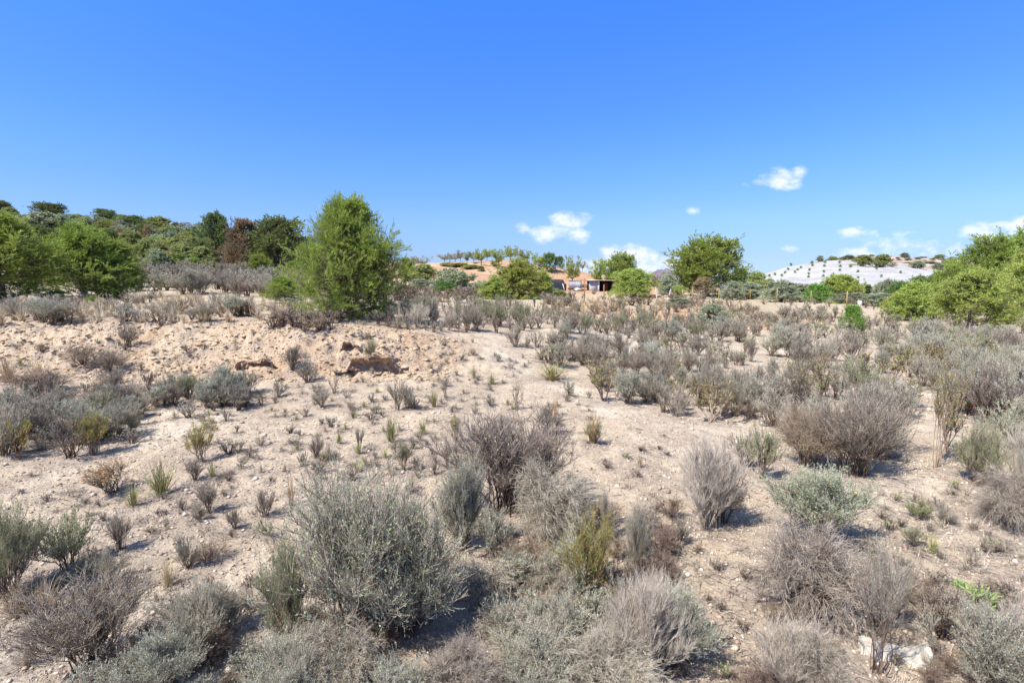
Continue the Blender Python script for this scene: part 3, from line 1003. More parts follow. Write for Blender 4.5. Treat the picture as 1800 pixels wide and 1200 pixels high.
# wooded slope on the left
HS = [
    ('pine_umbrella', 90, 392, 46, 36, 'dark round topped pine highest on the left skyline'),
    ('pine_dark', 2, 385, 30, 34, 'dark pine at the far left end of the skyline'),
    ('pine_umbrella', 186, 394, 36, 27, 'small dark flat topped pine on the skyline above the second left pine'),
    ('pine_umbrella', 232, 408, 44, 30, 'dark spreading pine on the skyline left of the red shrub'),
    ('bush_green', 136, 388, 24, 12, 'low green bush on the skyline between two round pines'),
    ('bush_green', 281, 412, 38, 32, 'bright rounded green bush standing on the skyline right of the red shrub'),
    ('bush_brown', 328, 412, 36, 22, 'brownish round bush on the skyline left of the tall dark pine'),
    ('bush_oak', 305, 414, 24, 16, 'small dark bush on the skyline between green and brown bushes'),
    ('bush_oak', 88, 432, 92, 58, 'large grey green oak bush behind the left pines'),
    ('bush_oak', 40, 420, 50, 36, 'dark grey oak bush behind the edge pine'),
    ('bush_brown', 206, 418, 38, 26, 'brown dry bush upper left of the red shrub'),
    ('bush_red', 236, 432, 46, 24, 'rusty red shrub halfway up the wooded slope'),
    ('bush_oak', 273, 453, 46, 32, 'neat round grey green bush below the red shrub'),
    ('bush_oak', 245, 446, 34, 24, 'grey green bush just left of the neat round bush'),
    ('bush_green', 300, 432, 60, 32, 'pale green spreading bush above the neat round bush'),
    ('bush_oak', 262, 420, 40, 26, 'grey bush right above the red shrub'),
    ('bush_green', 322, 462, 56, 50, 'tall olive green bush left of the tall dark pine'),
    ('bush_oak', 345, 425, 50, 28, 'dark green bush behind the olive green bush'),
    ('pine_dark', 382, 458, 54, 86, 'tall dark green pine, left one of the two dark pines'),
    ('pine_brown', 432, 470, 60, 86, 'half dead brown pine between the two dark pines'),
    ('pine_dark', 494, 476, 98, 96, 'broad dark green pine right of the brown pine'),
    ('bush_brown', 352, 464, 32, 30, 'brown bush at the foot of the tall dark pine'),
    ('pine_young', 341, 476, 26, 24, 'small yellow green pine below the olive green bush'),
    ('pine_young', 454, 486, 52, 40, 'young green pine in front of the brown pine'),
    ('pine_young', 516, 492, 38, 34, 'young green pine in front of the broad dark pine'),
    ('bush_green', 370, 478, 30, 18, 'low olive bush in front of the tall dark pine'),
    ('bush_brown', 398, 482, 44, 16, 'low dry brown bush before the brown pine'),
    ('bush_green', 430, 484, 40, 16, 'low green bush at the foot of the brown pine'),
    ('bush_oak', 550, 480, 40, 30, 'grey bush between the broad dark pine and the large pine'),
]
for k_, px, py, w, h, lb in HS:
    tp(k_, px, py, w, h, lb)
for i in range(240):
    px = random.uniform(-60, 545)
    top = np.interp(px, [-60, 0, 200, 330, 400, 500, 560], [386, 388, 398, 412, 420, 428, 440])
    py = top + 3 + (472 - top) * random.uniform(0, 1) ** 1.2
    if py > 470 and 380 < px:
        continue
    sz = 18 + (py - top) * .30
    k_ = random.choice(['bush_oak', 'bush_oak', 'bush_green', 'bush_green', 'bush_brown', 'pine_dark', 'pine_mid'])
    lbl = {'bush_oak': 'grey green oak bush among the dense scrub of the wooded slope at the left',
           'bush_green': 'olive green bush among the dense scrub of the wooded slope at the left',
           'bush_brown': 'brownish bush among the dense scrub of the wooded slope at the left',
           'pine_mid': 'fresh green small pine among the dense scrub of the wooded slope at the left',
           'pine_dark': 'small dark pine among the dense scrub of the wooded slope at the left'}[k_]
    tp(k_, px, py, sz * random.uniform(.75, 1.25), sz * random.uniform(.75, 1.5), lbl, group=k_.split('_')[1] + ' bushes on the wooded slope')
# grove right behind the hero pine, left of the orchard hill
tp('bush_green', 745, 498, 40, 34, 'olive green bush at the left foot of the orchard hill')
tp('bush_almond', 716, 494, 24, 42, 'upright yellow green bush just right of the large pine')
tp('bush_brown', 764, 494, 26, 22, 'brown green bush against the orange earth')

# almond orchard on the orange hill, left to right
AL = [(722, 472, 34, 22, 'd'), (742, 470, 34, 22, 'd'), (781, 461, 24, 17, 'd'), (791, 460, 18, 14, 'd'), (800, 461, 24, 19, 'd'), (809, 457, 22, 18, 'd'),
      (821, 463, 16, 20, 'a'), (833, 464, 26, 27, 'd'), (846, 466, 28, 29, 'a'), (856, 456, 18, 20, 'a'), (876, 470, 28, 33, 'a'),
      (897, 456, 28, 25, 'a'), (922, 466, 26, 28, 'a'), (908, 470, 22, 20, 'a'), (872, 484, 20, 22, 'a'), (868, 492, 12, 14, 'a'),
      (948, 475, 24, 32, 'a'), (1006, 475, 28, 27, 'a'), (1051, 483, 34, 30, 'a'), (1024, 472, 16, 14, 'd')]
wh = ['at the left foot of the orange hill beside the large pine', 'second from the left on the orange hill', 'on the hill crest, first of a close run of thin trees', 'smallest of the close run of thin trees on the crest',
      'leaning tree in the close run on the crest', 'last of the close run of thin trees on the crest', 'narrow tree in front of the crest run', 'with forked dark trunk on the bare orange slope',
      'with wide crown and dark trunk above the low hedge end', 'behind the wide crowned tree on the crest', 'in front of the crest left of the tallest orchard tree', 'standing highest against the sky on the hill top',
      'right of the highest tree, behind the big green bush', 'below the highest tree on the slope', 'small one low on the orange slope', 'tiny sapling low on the orange slope',
      'left of the dense green tree above the black shelter', 'with dark bare trunk right of the black shelter', 'above the shed roof with leafy round crown', 'faint small one between black shelter and shed tree']
for i, (px, py, w, h, k_) in enumerate(AL):
    D = {11: 140}.get(i)
    tp('almond' if k_ == 'a' else 'almond_dry', px, py, w, h, ('leafy' if k_ == 'a' else 'sparse grey') + ' almond tree ' + wh[i], D=118 if i in (14, 15) else (100 if i in (17, 18) else None) or D)
tp('bush_deep', 966, 478, 32, 34, 'dense dark green tree above the black shelter', v=2)
tp('bush_deep', 984, 466, 18, 16, 'small dark green bush right of the dense tree')
# low hedge rows on the slope
for i, (px, py, w, h, lb) in enumerate([(786, 468, 26, 6, 'low trimmed green row of plants, leftmost on the orange slope'), (808, 469, 34, 7, 'low green row of plants, middle one on the orange slope'),
                                  (828, 473, 30, 8, 'low green row of plants, right one on the orange slope'), (846, 477, 14, 10, 'dark green box shaped bush at the end of the low row')]):
    tp('bush_deep' if i == 3 else 'bush_green', px, py, w, h, lb)
# shrubs in the middle distance
MD = [
    ('bush_oak', 792, 506, 50, 34, 66, 'grey green bush below the orange slope, left of two'),
    ('bush_oak', 800, 530, 72, 54, 44, 'large grey green bush in the middle distance right of the large pine'),
    ('bush_deep', 782, 527, 46, 34, 36, 'dark green bush at the foot of the large grey green bush'),
    ('bush_olive', 0, 0, 0, 0, 0, ''),
    ('bush_almond', 912, 524, 88, 68, 40, 'big yellow green leafy bush in front of the orchard hill'),
    ('bush_almond', 868, 528, 46, 42, 38, 'loose yellow green bush at the left of the big leafy bush'),
    ('bush_almond', 952, 524, 40, 50, 42, 'green lower bush right of the big leafy bush'),
    ('olive', 845, 526, 44, 32, 50, 'grey olive bush between the two big bushes of the middle distance'),
    ('olive', 738, 518, 40, 28, 55, 'grey olive bush right behind the large pine'),
    ('bush_green', 975, 530, 44, 22, 44, 'loose green bush below the black shelter'),
    ('bush_lime', 960, 534, 50, 14, 33, 'low fresh green patch of bush under the big leafy bush'),
    ('pine_mid', 1091, 506, 56, 64, 95, 'dense green pine behind the shed'),
    ('almond_near', 1112, 528, 74, 56, 52, 'almond tree with forked trunk in front of the shed'),
    ('almond_dry', 1160, 512, 50, 40, 75, 'thin dry almond tree right of the shed'),
    ('olive', 1175, 516, 36, 34, 68, 'grey leaning olive tree beside the rubble'),
    ('almond', 1194, 526, 24, 26, 58, 'young almond tree alone on pale ground below the blue drum'),
    ('pine_mid', 1244, 516, 116, 104, 72, 'large round green pine right of the shed'),
    ('pine_mid', 1212, 508, 40, 76, 92, 'thin loose pine half behind the left of the large round pine'),
    ('bush_brown', 1236, 520, 52, 34, 60, 'reddish leaved bush under the large round pine'),
    ('bush_deep', 1300, 506, 36, 34, 90, 'green bush right behind the large round pine'),
    ('bush_green', 1330, 502, 40, 24, 95, 'low green bush at the left foot of the white hill'),
    ('olive', 1288, 528, 36, 34, 56, 'small grey olive tree with pale trunk right of the large round pine'),
    ('olive', 1318, 530, 50, 34, 58, 'wide grey olive tree second right of the large round pine'),
    ('olive', 1375, 534, 56, 42, 52, 'dark grey green olive tree in front of the white hill'),
    ('olive', 1410, 534, 46, 36, 56, 'pale olive tree left of the bright green bush'),
    ('bush_lime', 1438, 536, 44, 38, 50, 'bright green leafy bush beside the fence'),
    ('bush_almond', 1476, 532, 62, 50, 62, 'round yellow green tree in front of the white hill'),
    ('almond', 1508, 532, 26, 42, 60, 'slim green almond tree right of the round yellow green tree'),
    ('cypress', 1527, 526, 16, 26, 70, 'small dark cypress against the white hill'),
    ('olive', 1500, 540, 60, 26, 48, 'low grey olive row behind the fence'),
    ('olive', 1545, 545, 56, 30, 46, 'grey olive tree at the right end of the fence'),
    ('bush_deep', 1582, 534, 36, 40, 60, 'dark green tree left one before the white hill'),
    ('bush_deep', 1620, 530, 50, 46, 66, 'dark green tree second one before the white hill'),
    ('bush_deep', 1650, 530, 44, 56, 62, 'dark green tree third one beside the large right pine'),
    ('pine_young', 1735, 548, 118, 136, 44, 'large pine on the right with rounded top'),
    ('pine_young', 1800, 548, 96, 148, 50, 'tall pine cut by the right edge'),
    ('pine_young', 1672, 548, 56, 84, 40, 'lower green pine left of the large right pine'),
    ('almond_near', 1704, 586, 112, 114, None, 'pale green almond tree with a dark trunk, nearest tree on the right'),
    ('almond_near', 1815, 560, 100, 132, 30, 'light green almond tree cut by the right edge'),
    ('bush_almond', 1612, 572, 76, 76, 28, 'loose yellow green almond bush left of the nearest right tree'),
    ('bush_almond', 1585, 556, 50, 40, 34, 'small yellow green bush at the left end of the right hand thicket'),
    ('bush_almond', 1772, 570, 44, 30, 26, 'low bright bush at the right of the dark trunk'),
    ('olive', 1255, 578, 62, 44, 19, 'rounded grey green bush on the slope below the large round pine'),
    ('olive', 1197, 556, 46, 32, 27, 'grey green bush on top of the red earth bank'),
    ('bush_lime', 1503, 588, 38, 54, 20, 'bright green upright bush among grey shrubs right of centre'),
]
for k_, px, py, w, h, D, lb in MD:
    if w:
        tp(k_, px, py, w, h, lb, D=D)
# trees behind the fence line on the right that close the view
for i in range(14):
    px = random.choice([random.uniform(1280, 1580), random.uniform(1560, 1830)])
    tp(random.choice(['olive', 'olive', 'bush_green']), px, 520, random.uniform(20, 34), random.uniform(17, 30), 'small grey olive tree in the grove behind the fence on the right', D=random.uniform(60, 88), group='olive grove behind the fence', name='olive_tree')
# the white hill: rows of young trees
WH = [(1390, 467), (1385, 475), (1380, 481), (1374, 486), (1362, 484), (1352, 487), (1408, 472), (1402, 476), (1397, 480), (1427, 463), (1428, 468), (1423, 476), (1421, 483), (1421, 488),
      (1450, 463), (1449, 469), (1448, 479), (1447, 487), (1476, 463), (1477, 470), (1476, 477), (1508, 479), (1508, 490), (1549, 487), (1583, 480), (1495, 470), (1540, 474)]
for i, (px, py) in enumerate(WH):
    tp('bush_lime', px, py, 4.8, 5, 'small young tree in the planted rows on the white hill', group='young trees on the white hill', name='almond_tree')
for i, (k_, px, py, w, h, lb) in enumerate([('bush_oak', 1441, 459, 11, 10, 'lone bush at the left end of the ridge behind the white hill'), ('bush_green', 1517, 468, 30, 20, 'wide olive bush on the upper edge of the white hill'),
                              ('bush_green', 1550, 470, 27, 23, 'round dark green bush next to the wide olive bush on the ridge'), ('bush_oak', 1590, 453, 13, 9, 'small bush on the ridge skyline'),
                              ('bush_oak', 1612, 472, 20, 14, 'green bush at the right upper edge of the white hill'), ('bush_green', 1652, 456, 16, 9, 'rounded bush at the right end of the ridge skyline'),
                              ('bush_brown', 1570, 470, 20, 9, 'low brown bush right of the round dark bush on the ridge'), ('bush_oak', 1650, 474, 18, 12, 'green bush where the ridge meets the right pines')]):
    tp(k_, px, py, w, h, lb)
for (px, w, h, k_, lb) in [(1462, 16, 9, 'bush_green', 'low green bush at the left of the ridge above the white hill'), (1488, 20, 10, 'bush_oak', 'grey green bush left of the wide olive bush on the ridge'),
                           (1534, 20, 14, 'bush_oak', 'dark bush squeezed between the two largest ridge bushes'), (1592, 24, 9, 'bush_green', 'flat green bush on the middle of the ridge face'),
                           (1630, 22, 11, 'bush_oak', 'grey bush low on the right of the ridge face'), (1668, 22, 13, 'bush_green', 'green bush on the ridge just before the right pines')]:
    tp(k_, px, 470, w, h, lb, D=330)
for i in range(60):
    px = random.uniform(1425, 1700)
    tp(random.choice(['bush_brown', 'bush_brown', 'bush_oak']), px, random.uniform(453, 470), random.uniform(6, 11), random.uniform(2.5, 4), 'low dark shrub on the stony ridge behind the white hill', D=random.uniform(345, 405),
       group='low shrubs on the stony ridge')
# ------------------------------------------------------------------ shrubs placed one by one (photo position of the base, width, height)
FG = [
    ('sage', 648, 1120, 300, 290, 'largest silver green shrub, in the lower left centre with twisted woody stems'),
    ('sage', 720, 1110, 190, 230, 'grey green shrub grown into the right of the largest silver green shrub'),
    ('green', 512, 1130, 110, 190, 'green leafed shrub grown into the left of the largest silver green shrub'),
    ('purple', 165, 1165, 200, 150, 'dark stemmed grey green shrub in the bottom left'),
    ('grey', 345, 1150, 150, 130, 'sparse grey shrub leaning right in the bottom left'),
    ('silver', 290, 1215, 130, 110, 'pale green leafy shrub at the bottom left between two twiggy ones'),
    ('green', 15, 1050, 120, 165, 'tall green shrub cut by the left edge'),
    ('green', 122, 1000, 92, 100, 'green topped shrub on a narrow base near the left edge'),
    ('grass', 78, 1080, 100, 70, 'golden dry grass tuft near the left edge'),
    ('greygrass', 30, 1085, 90, 50, 'grey drooping grass tuft at the left edge'),
    ('purple', 212, 966, 44, 66, 'small dark upright twig shrub with a clear shadow on bare soil'),
    ('brown', 160, 1010, 44, 50, 'brown dry shrub right of the green topped shrub'),
    ('grey', 195, 1020, 60, 60, 'thin grey shrub below the small dark upright shrub'),
    ('grass', 295, 1030, 60, 62, 'round dry tuft with dark centre left of the largest shrub'),
    ('grey', 330, 1000, 50, 60, 'grey green wispy shrub right of the round dry tuft'),
    ('brown', 370, 985, 70, 40, 'low brown grass clump left of the largest shrub'),
    ('seed', 200, 866, 82, 58, 'dry bush topped with orange seed heads on bare soil'),
    ('wiry', 282, 870, 84, 70, 'olive green wiry tuft beside the orange seed head bush'),
    ('broom', 352, 812, 50, 82, 'green plant with orange stems above the olive wiry tuft'),
    ('purple', 343, 845, 36, 40, 'small purple grey shrub below the orange stemmed plant'),
    ('wiry', 374, 838, 26, 30, 'little olive tuft right of the small purple grey shrub'),
    ('purple', 402, 846, 22, 18, 'tiny dark shrub right of the little olive tuft'),
    ('purple', 366, 902, 44, 62, 'purple grey upright shrub on bare soil left of centre'),
    ('purple', 321, 898, 24, 22, 'tiny dark tuft left of the purple grey upright shrub'),
    ('grey', 350, 915, 34, 34, 'pale thin tuft at the foot of the purple grey upright shrub'),
    ('purple', 413, 930, 28, 36, 'tiny grey shrub with shadow between bare soil and the largest shrub'),
    ('purple', 466, 908, 50, 48, 'round purple grey shrub upper left of the largest shrub'),
    ('stalks', 512, 890, 20, 68, 'tall thin straw coloured stalks on bare soil'),
    ('lime', 470, 940, 40, 30, 'pale green small plant at the upper left of the largest shrub'),
    ('wiry', 235, 890, 50, 46, 'thin dry tuft below the olive wiry tuft'),
    ('greygrass', 55, 838, 24, 18, 'tiny pale plant alone on the pale track at the left'),
    ('sprout', 32, 806, 44, 70, 'bright green sprouting plant with orange stem at the left'),
    ('silver', 17, 745, 70, 60, 'pale green rounded shrub at the left edge'),
    ('grey', 10, 800, 90, 90, 'grey bush at the left edge below the pale green one'),
    ('silver', 130, 748, 60, 45, 'grey green rounded shrub left of the green domed one'),
    ('green', 178, 735, 62, 48, 'green domed shrub on the left slope'),
    ('broom', 165, 800, 60, 74, 'yellow green straggly bush with orange base on the left'),
    ('purple', 125, 805, 90, 78, 'wide grey brown twiggy bush on the left'),
    ('purple', 60, 770, 80, 70, 'grey bush between sprouting plant and green domed shrub'),
    ('grey', 232, 780, 50, 30, 'low pale grey plant on the left slope edge'),
    ('grass', 15, 672, 90, 55, 'golden dry grass clump at the left edge of the bank'),
    ('grass', 70, 668, 90, 42, 'yellowish dry grass clump on the left of the bank'),
    ('silver', 92, 684, 20, 34, 'small blue green upright plant below the dry grass clumps'),
    ('brown', 60, 690, 110, 40, 'brown tangled shrub beneath the golden grass at the left'),
    ('purple', 226, 612, 40, 44, 'lone dark bush with yellowish top on the rocky bank'),
    ('brown', 150, 640, 80, 36, 'fallen brown brush on the left of the bank'),
    ('purple', 190, 655, 70, 40, 'grey fallen brush below the lone dark bush'),
    ('brown', 205, 680, 60, 26, 'dark low brush with pale stones on the left bank foot'),
    ('silver', 402, 700, 84, 58, 'sage green bush in front of the rocky bank'),
    ('silver', 366, 716, 50, 44, 'grey silver bush left of the sage green bush'),
    ('silver', 290, 712, 42, 36, 'pale silver bush with shadow before the bank'),
    ('grey', 330, 700, 50, 44, 'grey bush between two silver bushes before the bank'),
    ('grey', 430, 716, 50, 44, 'grey bush right of the sage green bush'),
    ('silver', 488, 700, 34, 34, 'small round grey green bush with shadow below the bank'),
    ('purple', 515, 650, 40, 44, 'grey upright bush against the orange bank'),
    ('grey', 540, 672, 46, 44, 'grey rounded bush below the grey upright one on the bank'),
    ('seed', 587, 692, 26, 32, 'small orange brown topped bush right of the bank foot'),
    ('grey', 567, 716, 34, 36, 'small grey bush below the orange brown topped bush'),
    ('green', 652, 636, 26, 40, 'green plant growing in the rock cleft'),
    ('green', 645, 598, 34, 16, 'green trailing plant on top of the rock outcrop'),
    ('purple', 700, 720, 40, 54, 'grey purple bush left of the bare branched sapling'),
    ('grey', 716, 718, 40, 36, 'grey olive bush right beside the grey purple bush'),
    ('wiry', 763, 716, 30, 42, 'thin olive bush leaning left of the dark forked sapling'),
    ('sapling', 783, 700, 26, 52, 'dark forked sapling with few leaves in the centre'),
    ('wiry', 688, 778, 50, 58, 'yellow green rush tuft in the centre left'),
    ('wiry', 744, 764, 34, 32, 'small yellow green tuft right of the rush tuft'),
    ('broom', 802, 776, 26, 44, 'yellow green stemmed plant left of the big grey shrub'),
    ('green', 709, 828, 36, 54, 'bright grey green upright bush on pale soil in the centre left'),
    ('greygrass', 686, 828, 50, 26, 'pale dry tuft left of the upright grey green bush'),
    ('purple', 632, 788, 22, 36, 'thin dark upright bush in the centre left'),
    ('greygrass', 578, 808, 44, 40, 'pale grey tuft with strawy top in the centre left'),
    ('purple', 556, 806, 34, 40, 'dark small bush left of the strawy grey tuft'),
    ('purple', 532, 820, 22, 28, 'small dark bush second left of the strawy grey tuft'),
    ('purple', 510, 762, 26, 16, 'small dark cushion plant alone on orange soil'),
    ('wiry', 596, 780, 26, 24, 'small olive cushion left of the thin dark bush'),
    ('purple', 786, 816, 26, 44, 'grey thin bush above the egg shaped silver shrub'),
    ('silver', 812, 968, 104, 156, 'egg shaped silver green shrub standing on dark bare stems'),
    ('grey', 725, 866, 34, 34, 'small grey twiggy tuft above the largest shrub'),
    ('purple', 893, 900, 215, 178, 'big purple grey shrub leaning left behind the egg shaped one'),
    ('sage', 925, 830, 60, 66, 'pale green leafy shrub at the top right of the big purple grey shrub'),
    ('arch', 968, 940, 160, 130, 'dry arching shrub with bare woody branches in the centre'),
    ('grey', 1000, 900, 60, 70, 'grey thin shrub above the dry arching shrub'),
    ('arch', 855, 1055, 130, 80, 'dark hollow dry shrub right of the largest shrub'),
    ('silver', 868, 980, 76, 86, 'pale silver shrub right of the egg shaped one'),
    ('brown', 930, 1000, 80, 60, 'brown dead brush beneath the dry arching shrub'),
    ('broom', 1042, 1075, 112, 175, 'olive green and orange broom in the centre foreground'),
    ('silver', 985, 1010, 44, 62, 'small blue green shrub at the left of the broom'),
    ('grey', 1120, 1010, 62, 120, 'grey upright shrub at the right of the broom'),
    ('grey', 1062, 950, 34, 90, 'thin grey branch shrub behind the broom'),
    ('dead', 1130, 1190, 150, 180, 'large pale grey dry shrub in the bottom centre'),
    ('arch', 960, 1200, 190, 110, 'low sprawling pale dry shrub in the bottom centre'),
    ('dead', 1060, 1215, 120, 120, 'pale dry shrub between the two large ones of the bottom centre'),
    ('lime', 905, 1105, 44, 46, 'small fresh green tuft right of the largest shrub'),
    ('dead', 1160, 1110, 90, 110, 'pale grey dry shrub right of the broom in the bottom centre'),
    ('dead', 1010, 1150, 120, 80, 'pale dry twig shrub right below the broom'),
    ('arch', 890, 1150, 120, 90, 'tangled pale dry shrub left of the bottom centre'),
    ('silver', 1000, 1225, 110, 80, 'silver leaved shrub at the bottom edge, centre'),
    ('silver', 700, 1270, 160, 110, 'silver leaved shrub at the bottom edge below the largest shrub'),
    ('arch', 815, 1230, 130, 110, 'grey dry stems at the bottom edge right of the largest shrub'),
    ('dead', 1243, 925, 130, 160, 'big grey shrub with brown underside right of the centre'),
    ('brown', 1270, 920, 70, 95, 'brown dry half grown into the big grey shrub'),
    ('grey', 1195, 960, 40, 50, 'small grey shrub at the foot of the big grey shrub'),
    ('grey', 1310, 820, 60, 60, 'grey shrub above the big grey shrub'),
    ('green', 1338, 840, 70, 90, 'grey green weedy shrub right of the big grey shrub'),
    ('flower', 1440, 950, 185, 130, 'silver green shrub with a few yellow flowers on the right'),
    ('arch', 1412, 1080, 200, 170, 'domed grey tangle of bare arching twigs on the right'),
    ('brown', 1440, 1070, 120, 90, 'brown inner wood of the domed grey tangle'),
    ('dead', 1390, 1215, 140, 130, 'coarse dry twig clump at the bottom edge right of the path'),
    ('arch', 1440, 1240, 110, 140, 'drooping dead branches at the bottom right of the domed tangle'),
    ('sapling', 1541, 1185, 110, 245, 'sparse sapling like shrub with dark stem beside the white block'),
    ('grey', 1540, 1100, 90, 140, 'thin grey shrub behind the sapling like shrub'),
    ('silver', 1740, 1215, 190, 150, 'grey green sprawling shrub in the bottom right corner'),
    ('dead', 1770, 1215, 140, 150, 'dry pale shrub in the bottom right corner'),
    ('purple', 1650, 1120, 110, 90, 'thin purple grey shrub above the corner shrub'),
    ('rosette', 1720, 1062, 70, 36, 'fresh light green rosette plant in the lower right'),
    ('rosette', 1688, 1034, 30, 18, 'small light green rosette above the larger one'),
    ('lime', 1614, 912, 44, 36, 'small green tuft on pale soil at the right'),
    ('wiry', 1640, 972, 36, 40, 'yellow green tuft below the small green tuft'),
    ('green', 1605, 962, 50, 40, 'grey green low shrub left of the yellow green tuft'),
    ('grey', 1660, 920, 40, 36, 'thin grey plant right of the small green tuft'),
    ('lime', 1680, 862, 24, 18, 'tiny bright green plant by the path at the right'),
    ('arch', 1775, 925, 120, 110, 'dry grey mat of arching twigs at the right edge'),
    ('dead', 1795, 860, 90, 110, 'upright pale grey dry shrub at the right edge'),
    ('green', 1718, 852, 80, 104, 'leafy grey green shrub on a narrow base near the right edge'),
    ('sage', 1775, 790, 90, 90, 'leafy sage shrub behind the dry one at the right edge'),
    ('weed', 1646, 822, 70, 190, 'tall sparse weed with dark stems on the right'),
    ('weed', 1662, 795, 50, 100, 'brown leaved weed leaning right of the tall sparse weed'),
    ('purple', 1500, 835, 150, 140, 'big brown grey mass of shrub right of centre'),
    ('grey', 1540, 800, 110, 130, 'grey shrub grown into the big brown mass'),
    ('brown', 1420, 820, 120, 110, 'rusty brown thicket left of the big brown mass'),
    ('green', 1510, 700, 80, 70, 'green shrub with reddish tips behind the big brown mass'),
    ('weed', 1440, 740, 90, 120, 'leafy weed with yellowish leaves left of the big brown mass'),
    ('silver', 1521, 838, 26, 40, 'small grey upright tuft at the foot of the big brown mass'),
    ('green', 1044, 780, 42, 42, 'small grey green plant with pink seed stalks on pale soil'),
    ('stalks', 1042, 778, 54, 60, 'reddish seed stalks around the small grey green plant'),
    ('purple', 958, 768, 52, 60, 'small grey bush with orange tips left of the pink stalks'),
    ('stalks', 975, 740, 24, 60, 'orange tipped stalks above the small grey bush'),
    ('silver', 999, 697, 34, 32, 'neat silver round bush in the centre'),
    ('wiry', 970, 668, 90, 38, 'yellow green low bush with orange tips in the centre'),
    ('sapling', 908, 720, 26, 66, 'thin dark stemmed sapling in the centre'),
    ('wiry', 865, 676, 26, 24, 'bright yellow green tuft in the centre'),
    ('wiry', 833, 666, 18, 26, 'small olive tuft left of the bright yellow green one'),
    ('green', 965, 640, 60, 34, 'green topped shrub in the row above the centre'),
    ('grey', 1050, 645, 50, 42, 'grey shrub in the row above the centre, right of the green one'),
    ('purple', 1215, 584, 19, 36, 'dark egg shaped shrub on a stalk above the path'),
    ('purple', 1384, 568, 24, 28, 'dark round shrub on the stony slope at the right'),
    ('grey', 1410, 552, 30, 22, 'low dark mound shrub, left one of a pair by the fence'),
    ('grey', 1422, 556, 32, 20, 'low dark mound shrub, right one of a pair by the fence'),
    ('silver', 996, 596, 40, 36, 'blue green round shrub above the watermark free path'.replace('watermark free ', 'pale ')),
    ('silver', 925, 612, 16, 24, 'small green upright shrub at the path start'),
    ('purple', 1320, 636, 26, 40, 'dark forked shrub beside the bare patch right of centre'),
    ('lime', 1308, 620, 22, 28, 'fresh pale green plant on bare soil right of centre'),
    ('purple', 1152, 900, 22, 18, 'tiny tuft on the pale path right of centre'),
    ('grass', 1125, 822, 26, 30, 'tiny brown plant on pale soil in the middle of the path'),
    ('purple', 1036, 700, 14, 14, 'tiny dark tuft right of the neat silver bush'),
]
for (k_, px, py, w, h, lb) in FG:
    o_ = pp(k_, px, py, w, h, lb)
    if lb.startswith('largest'):
        # twisted pale barked stems at its heart
        rw = np.random.default_rng(12)
        B = []
        for i in range(9):
            a = rw.uniform(0, 2 * PI)
            st = np.array([rw.normal() * .04, rw.normal() * .04 - .05, 0])
            q = [st]
            d = np.array([math.cos(a) * .9, math.sin(a) * .9, .9])
            for j in range(8):
                d = d + rw.normal(size=3) * .45 + np.array([0, 0, .15])
                q.append(q[-1] + d / np.linalg.norm(d) * .06)
            B.append(q)
        B = np.array(B)
        tv_, tf_ = tubes(B, (.016 * np.linspace(1, .35, 9))[None] * rw.uniform(.6, 1.2, (9, 1)), 7)
        obj('woody_branches', mk_mesh('woody_branches', [(tv_, tf_, 0)], [M['wood']], True), o_)


# ------------------------------------------------------------------ shrubs sown by area
def inpoly(x, y, P):
    c = False
    j = len(P) - 1
    for i in range(len(P)):
        if (P[i][1] > y) != (P[j][1] > y) and x < (P[j][0] - P[i][0]) * (y - P[i][1]) / (P[j][1] - P[i][1]) + P[i][0]:
            c = not c
        j = i
    return c


WORD = {'grey': 'grey green twiggy shrub', 'dead': 'pale dry leafless shrub', 'purple': 'dark purple grey dry shrub', 'brown': 'low brown dry shrub', 'sage': 'leafy sage green shrub', 'silver': 'silvery grey green shrub',
        'green': 'green leafy shrub', 'grass': 'straw coloured dry grass tuft', 'greygrass': 'greyish dry grass tuft', 'wiry': 'olive wiry tuft', 'weed': 'tall weed with yellow green leaves', 'broom': 'yellow green broom plant',
        'arch': 'grey tangled dry shrub', 'lime': 'small fresh green plant', 'stalks': 'thin orange stalks', 'seed': 'shrub with orange seed heads'}


def sow(n, poly, mix, hm, wh, where, mind=0.0, dmin=1.4):
    """n plants in a photo polygon; mix = species weights, hm = metre height range, wh = width to height"""
    xs = [p[0] for p in poly]
    ys = [p[1] for p in poly]
    k, tries = 0, 0
    ks, wt = list(mix), list(mix.values())
    pts = []
    while k < n and tries < n * 30:
        tries += 1
        px, py = random.uniform(min(xs), max(xs)), random.uniform(min(ys), max(ys))
        if not inpoly(px, py, poly):
            continue
        if any(abs(px - a) < mind and abs(py - b) < mind * .45 for a, b in pts):
            continue
        pts.append((px, py))
        x, y, z = pix(px, py, dmin)
        h = random.uniform(*hm)
        ok_ = [(a, b) for a, b in zip(ks, wt) if COUNT.get(SP[a][0], 0) < 296] or [('purple', 1)]
        s = random.choices([a for a, _ in ok_], [b for _, b in ok_])[0]
        if s in ('grass', 'greygrass', 'brown', 'wiry'):
            h *= .8
        plant(s, (x, y, z), h * random.uniform(*wh), h, WORD[s] + ' ' + where, group=WORD[s] + 's ' + where)
        k += 1


# band of grey shrubs above the centre
sow(85, [(640, 574), (720, 546), (900, 540), (1010, 556), (1220, 576), (1210, 606), (1060, 590), (900, 586), (740, 584)], {'grey': 5, 'silver': 3, 'purple': 2, 'dead': 1, 'greygrass': 1, 'green': 1}, (.3, .56), (.75, 1.1), 'in the dense band beyond the pale path', 12)
sow(36, [(1000, 556), (1330, 566), (1330, 606), (1160, 602), (1000, 578)], {'grey': 6, 'silver': 2, 'purple': 2, 'greygrass': 1}, (.4, .65), (.8, 1.2), 'below the red earth bank', 14)
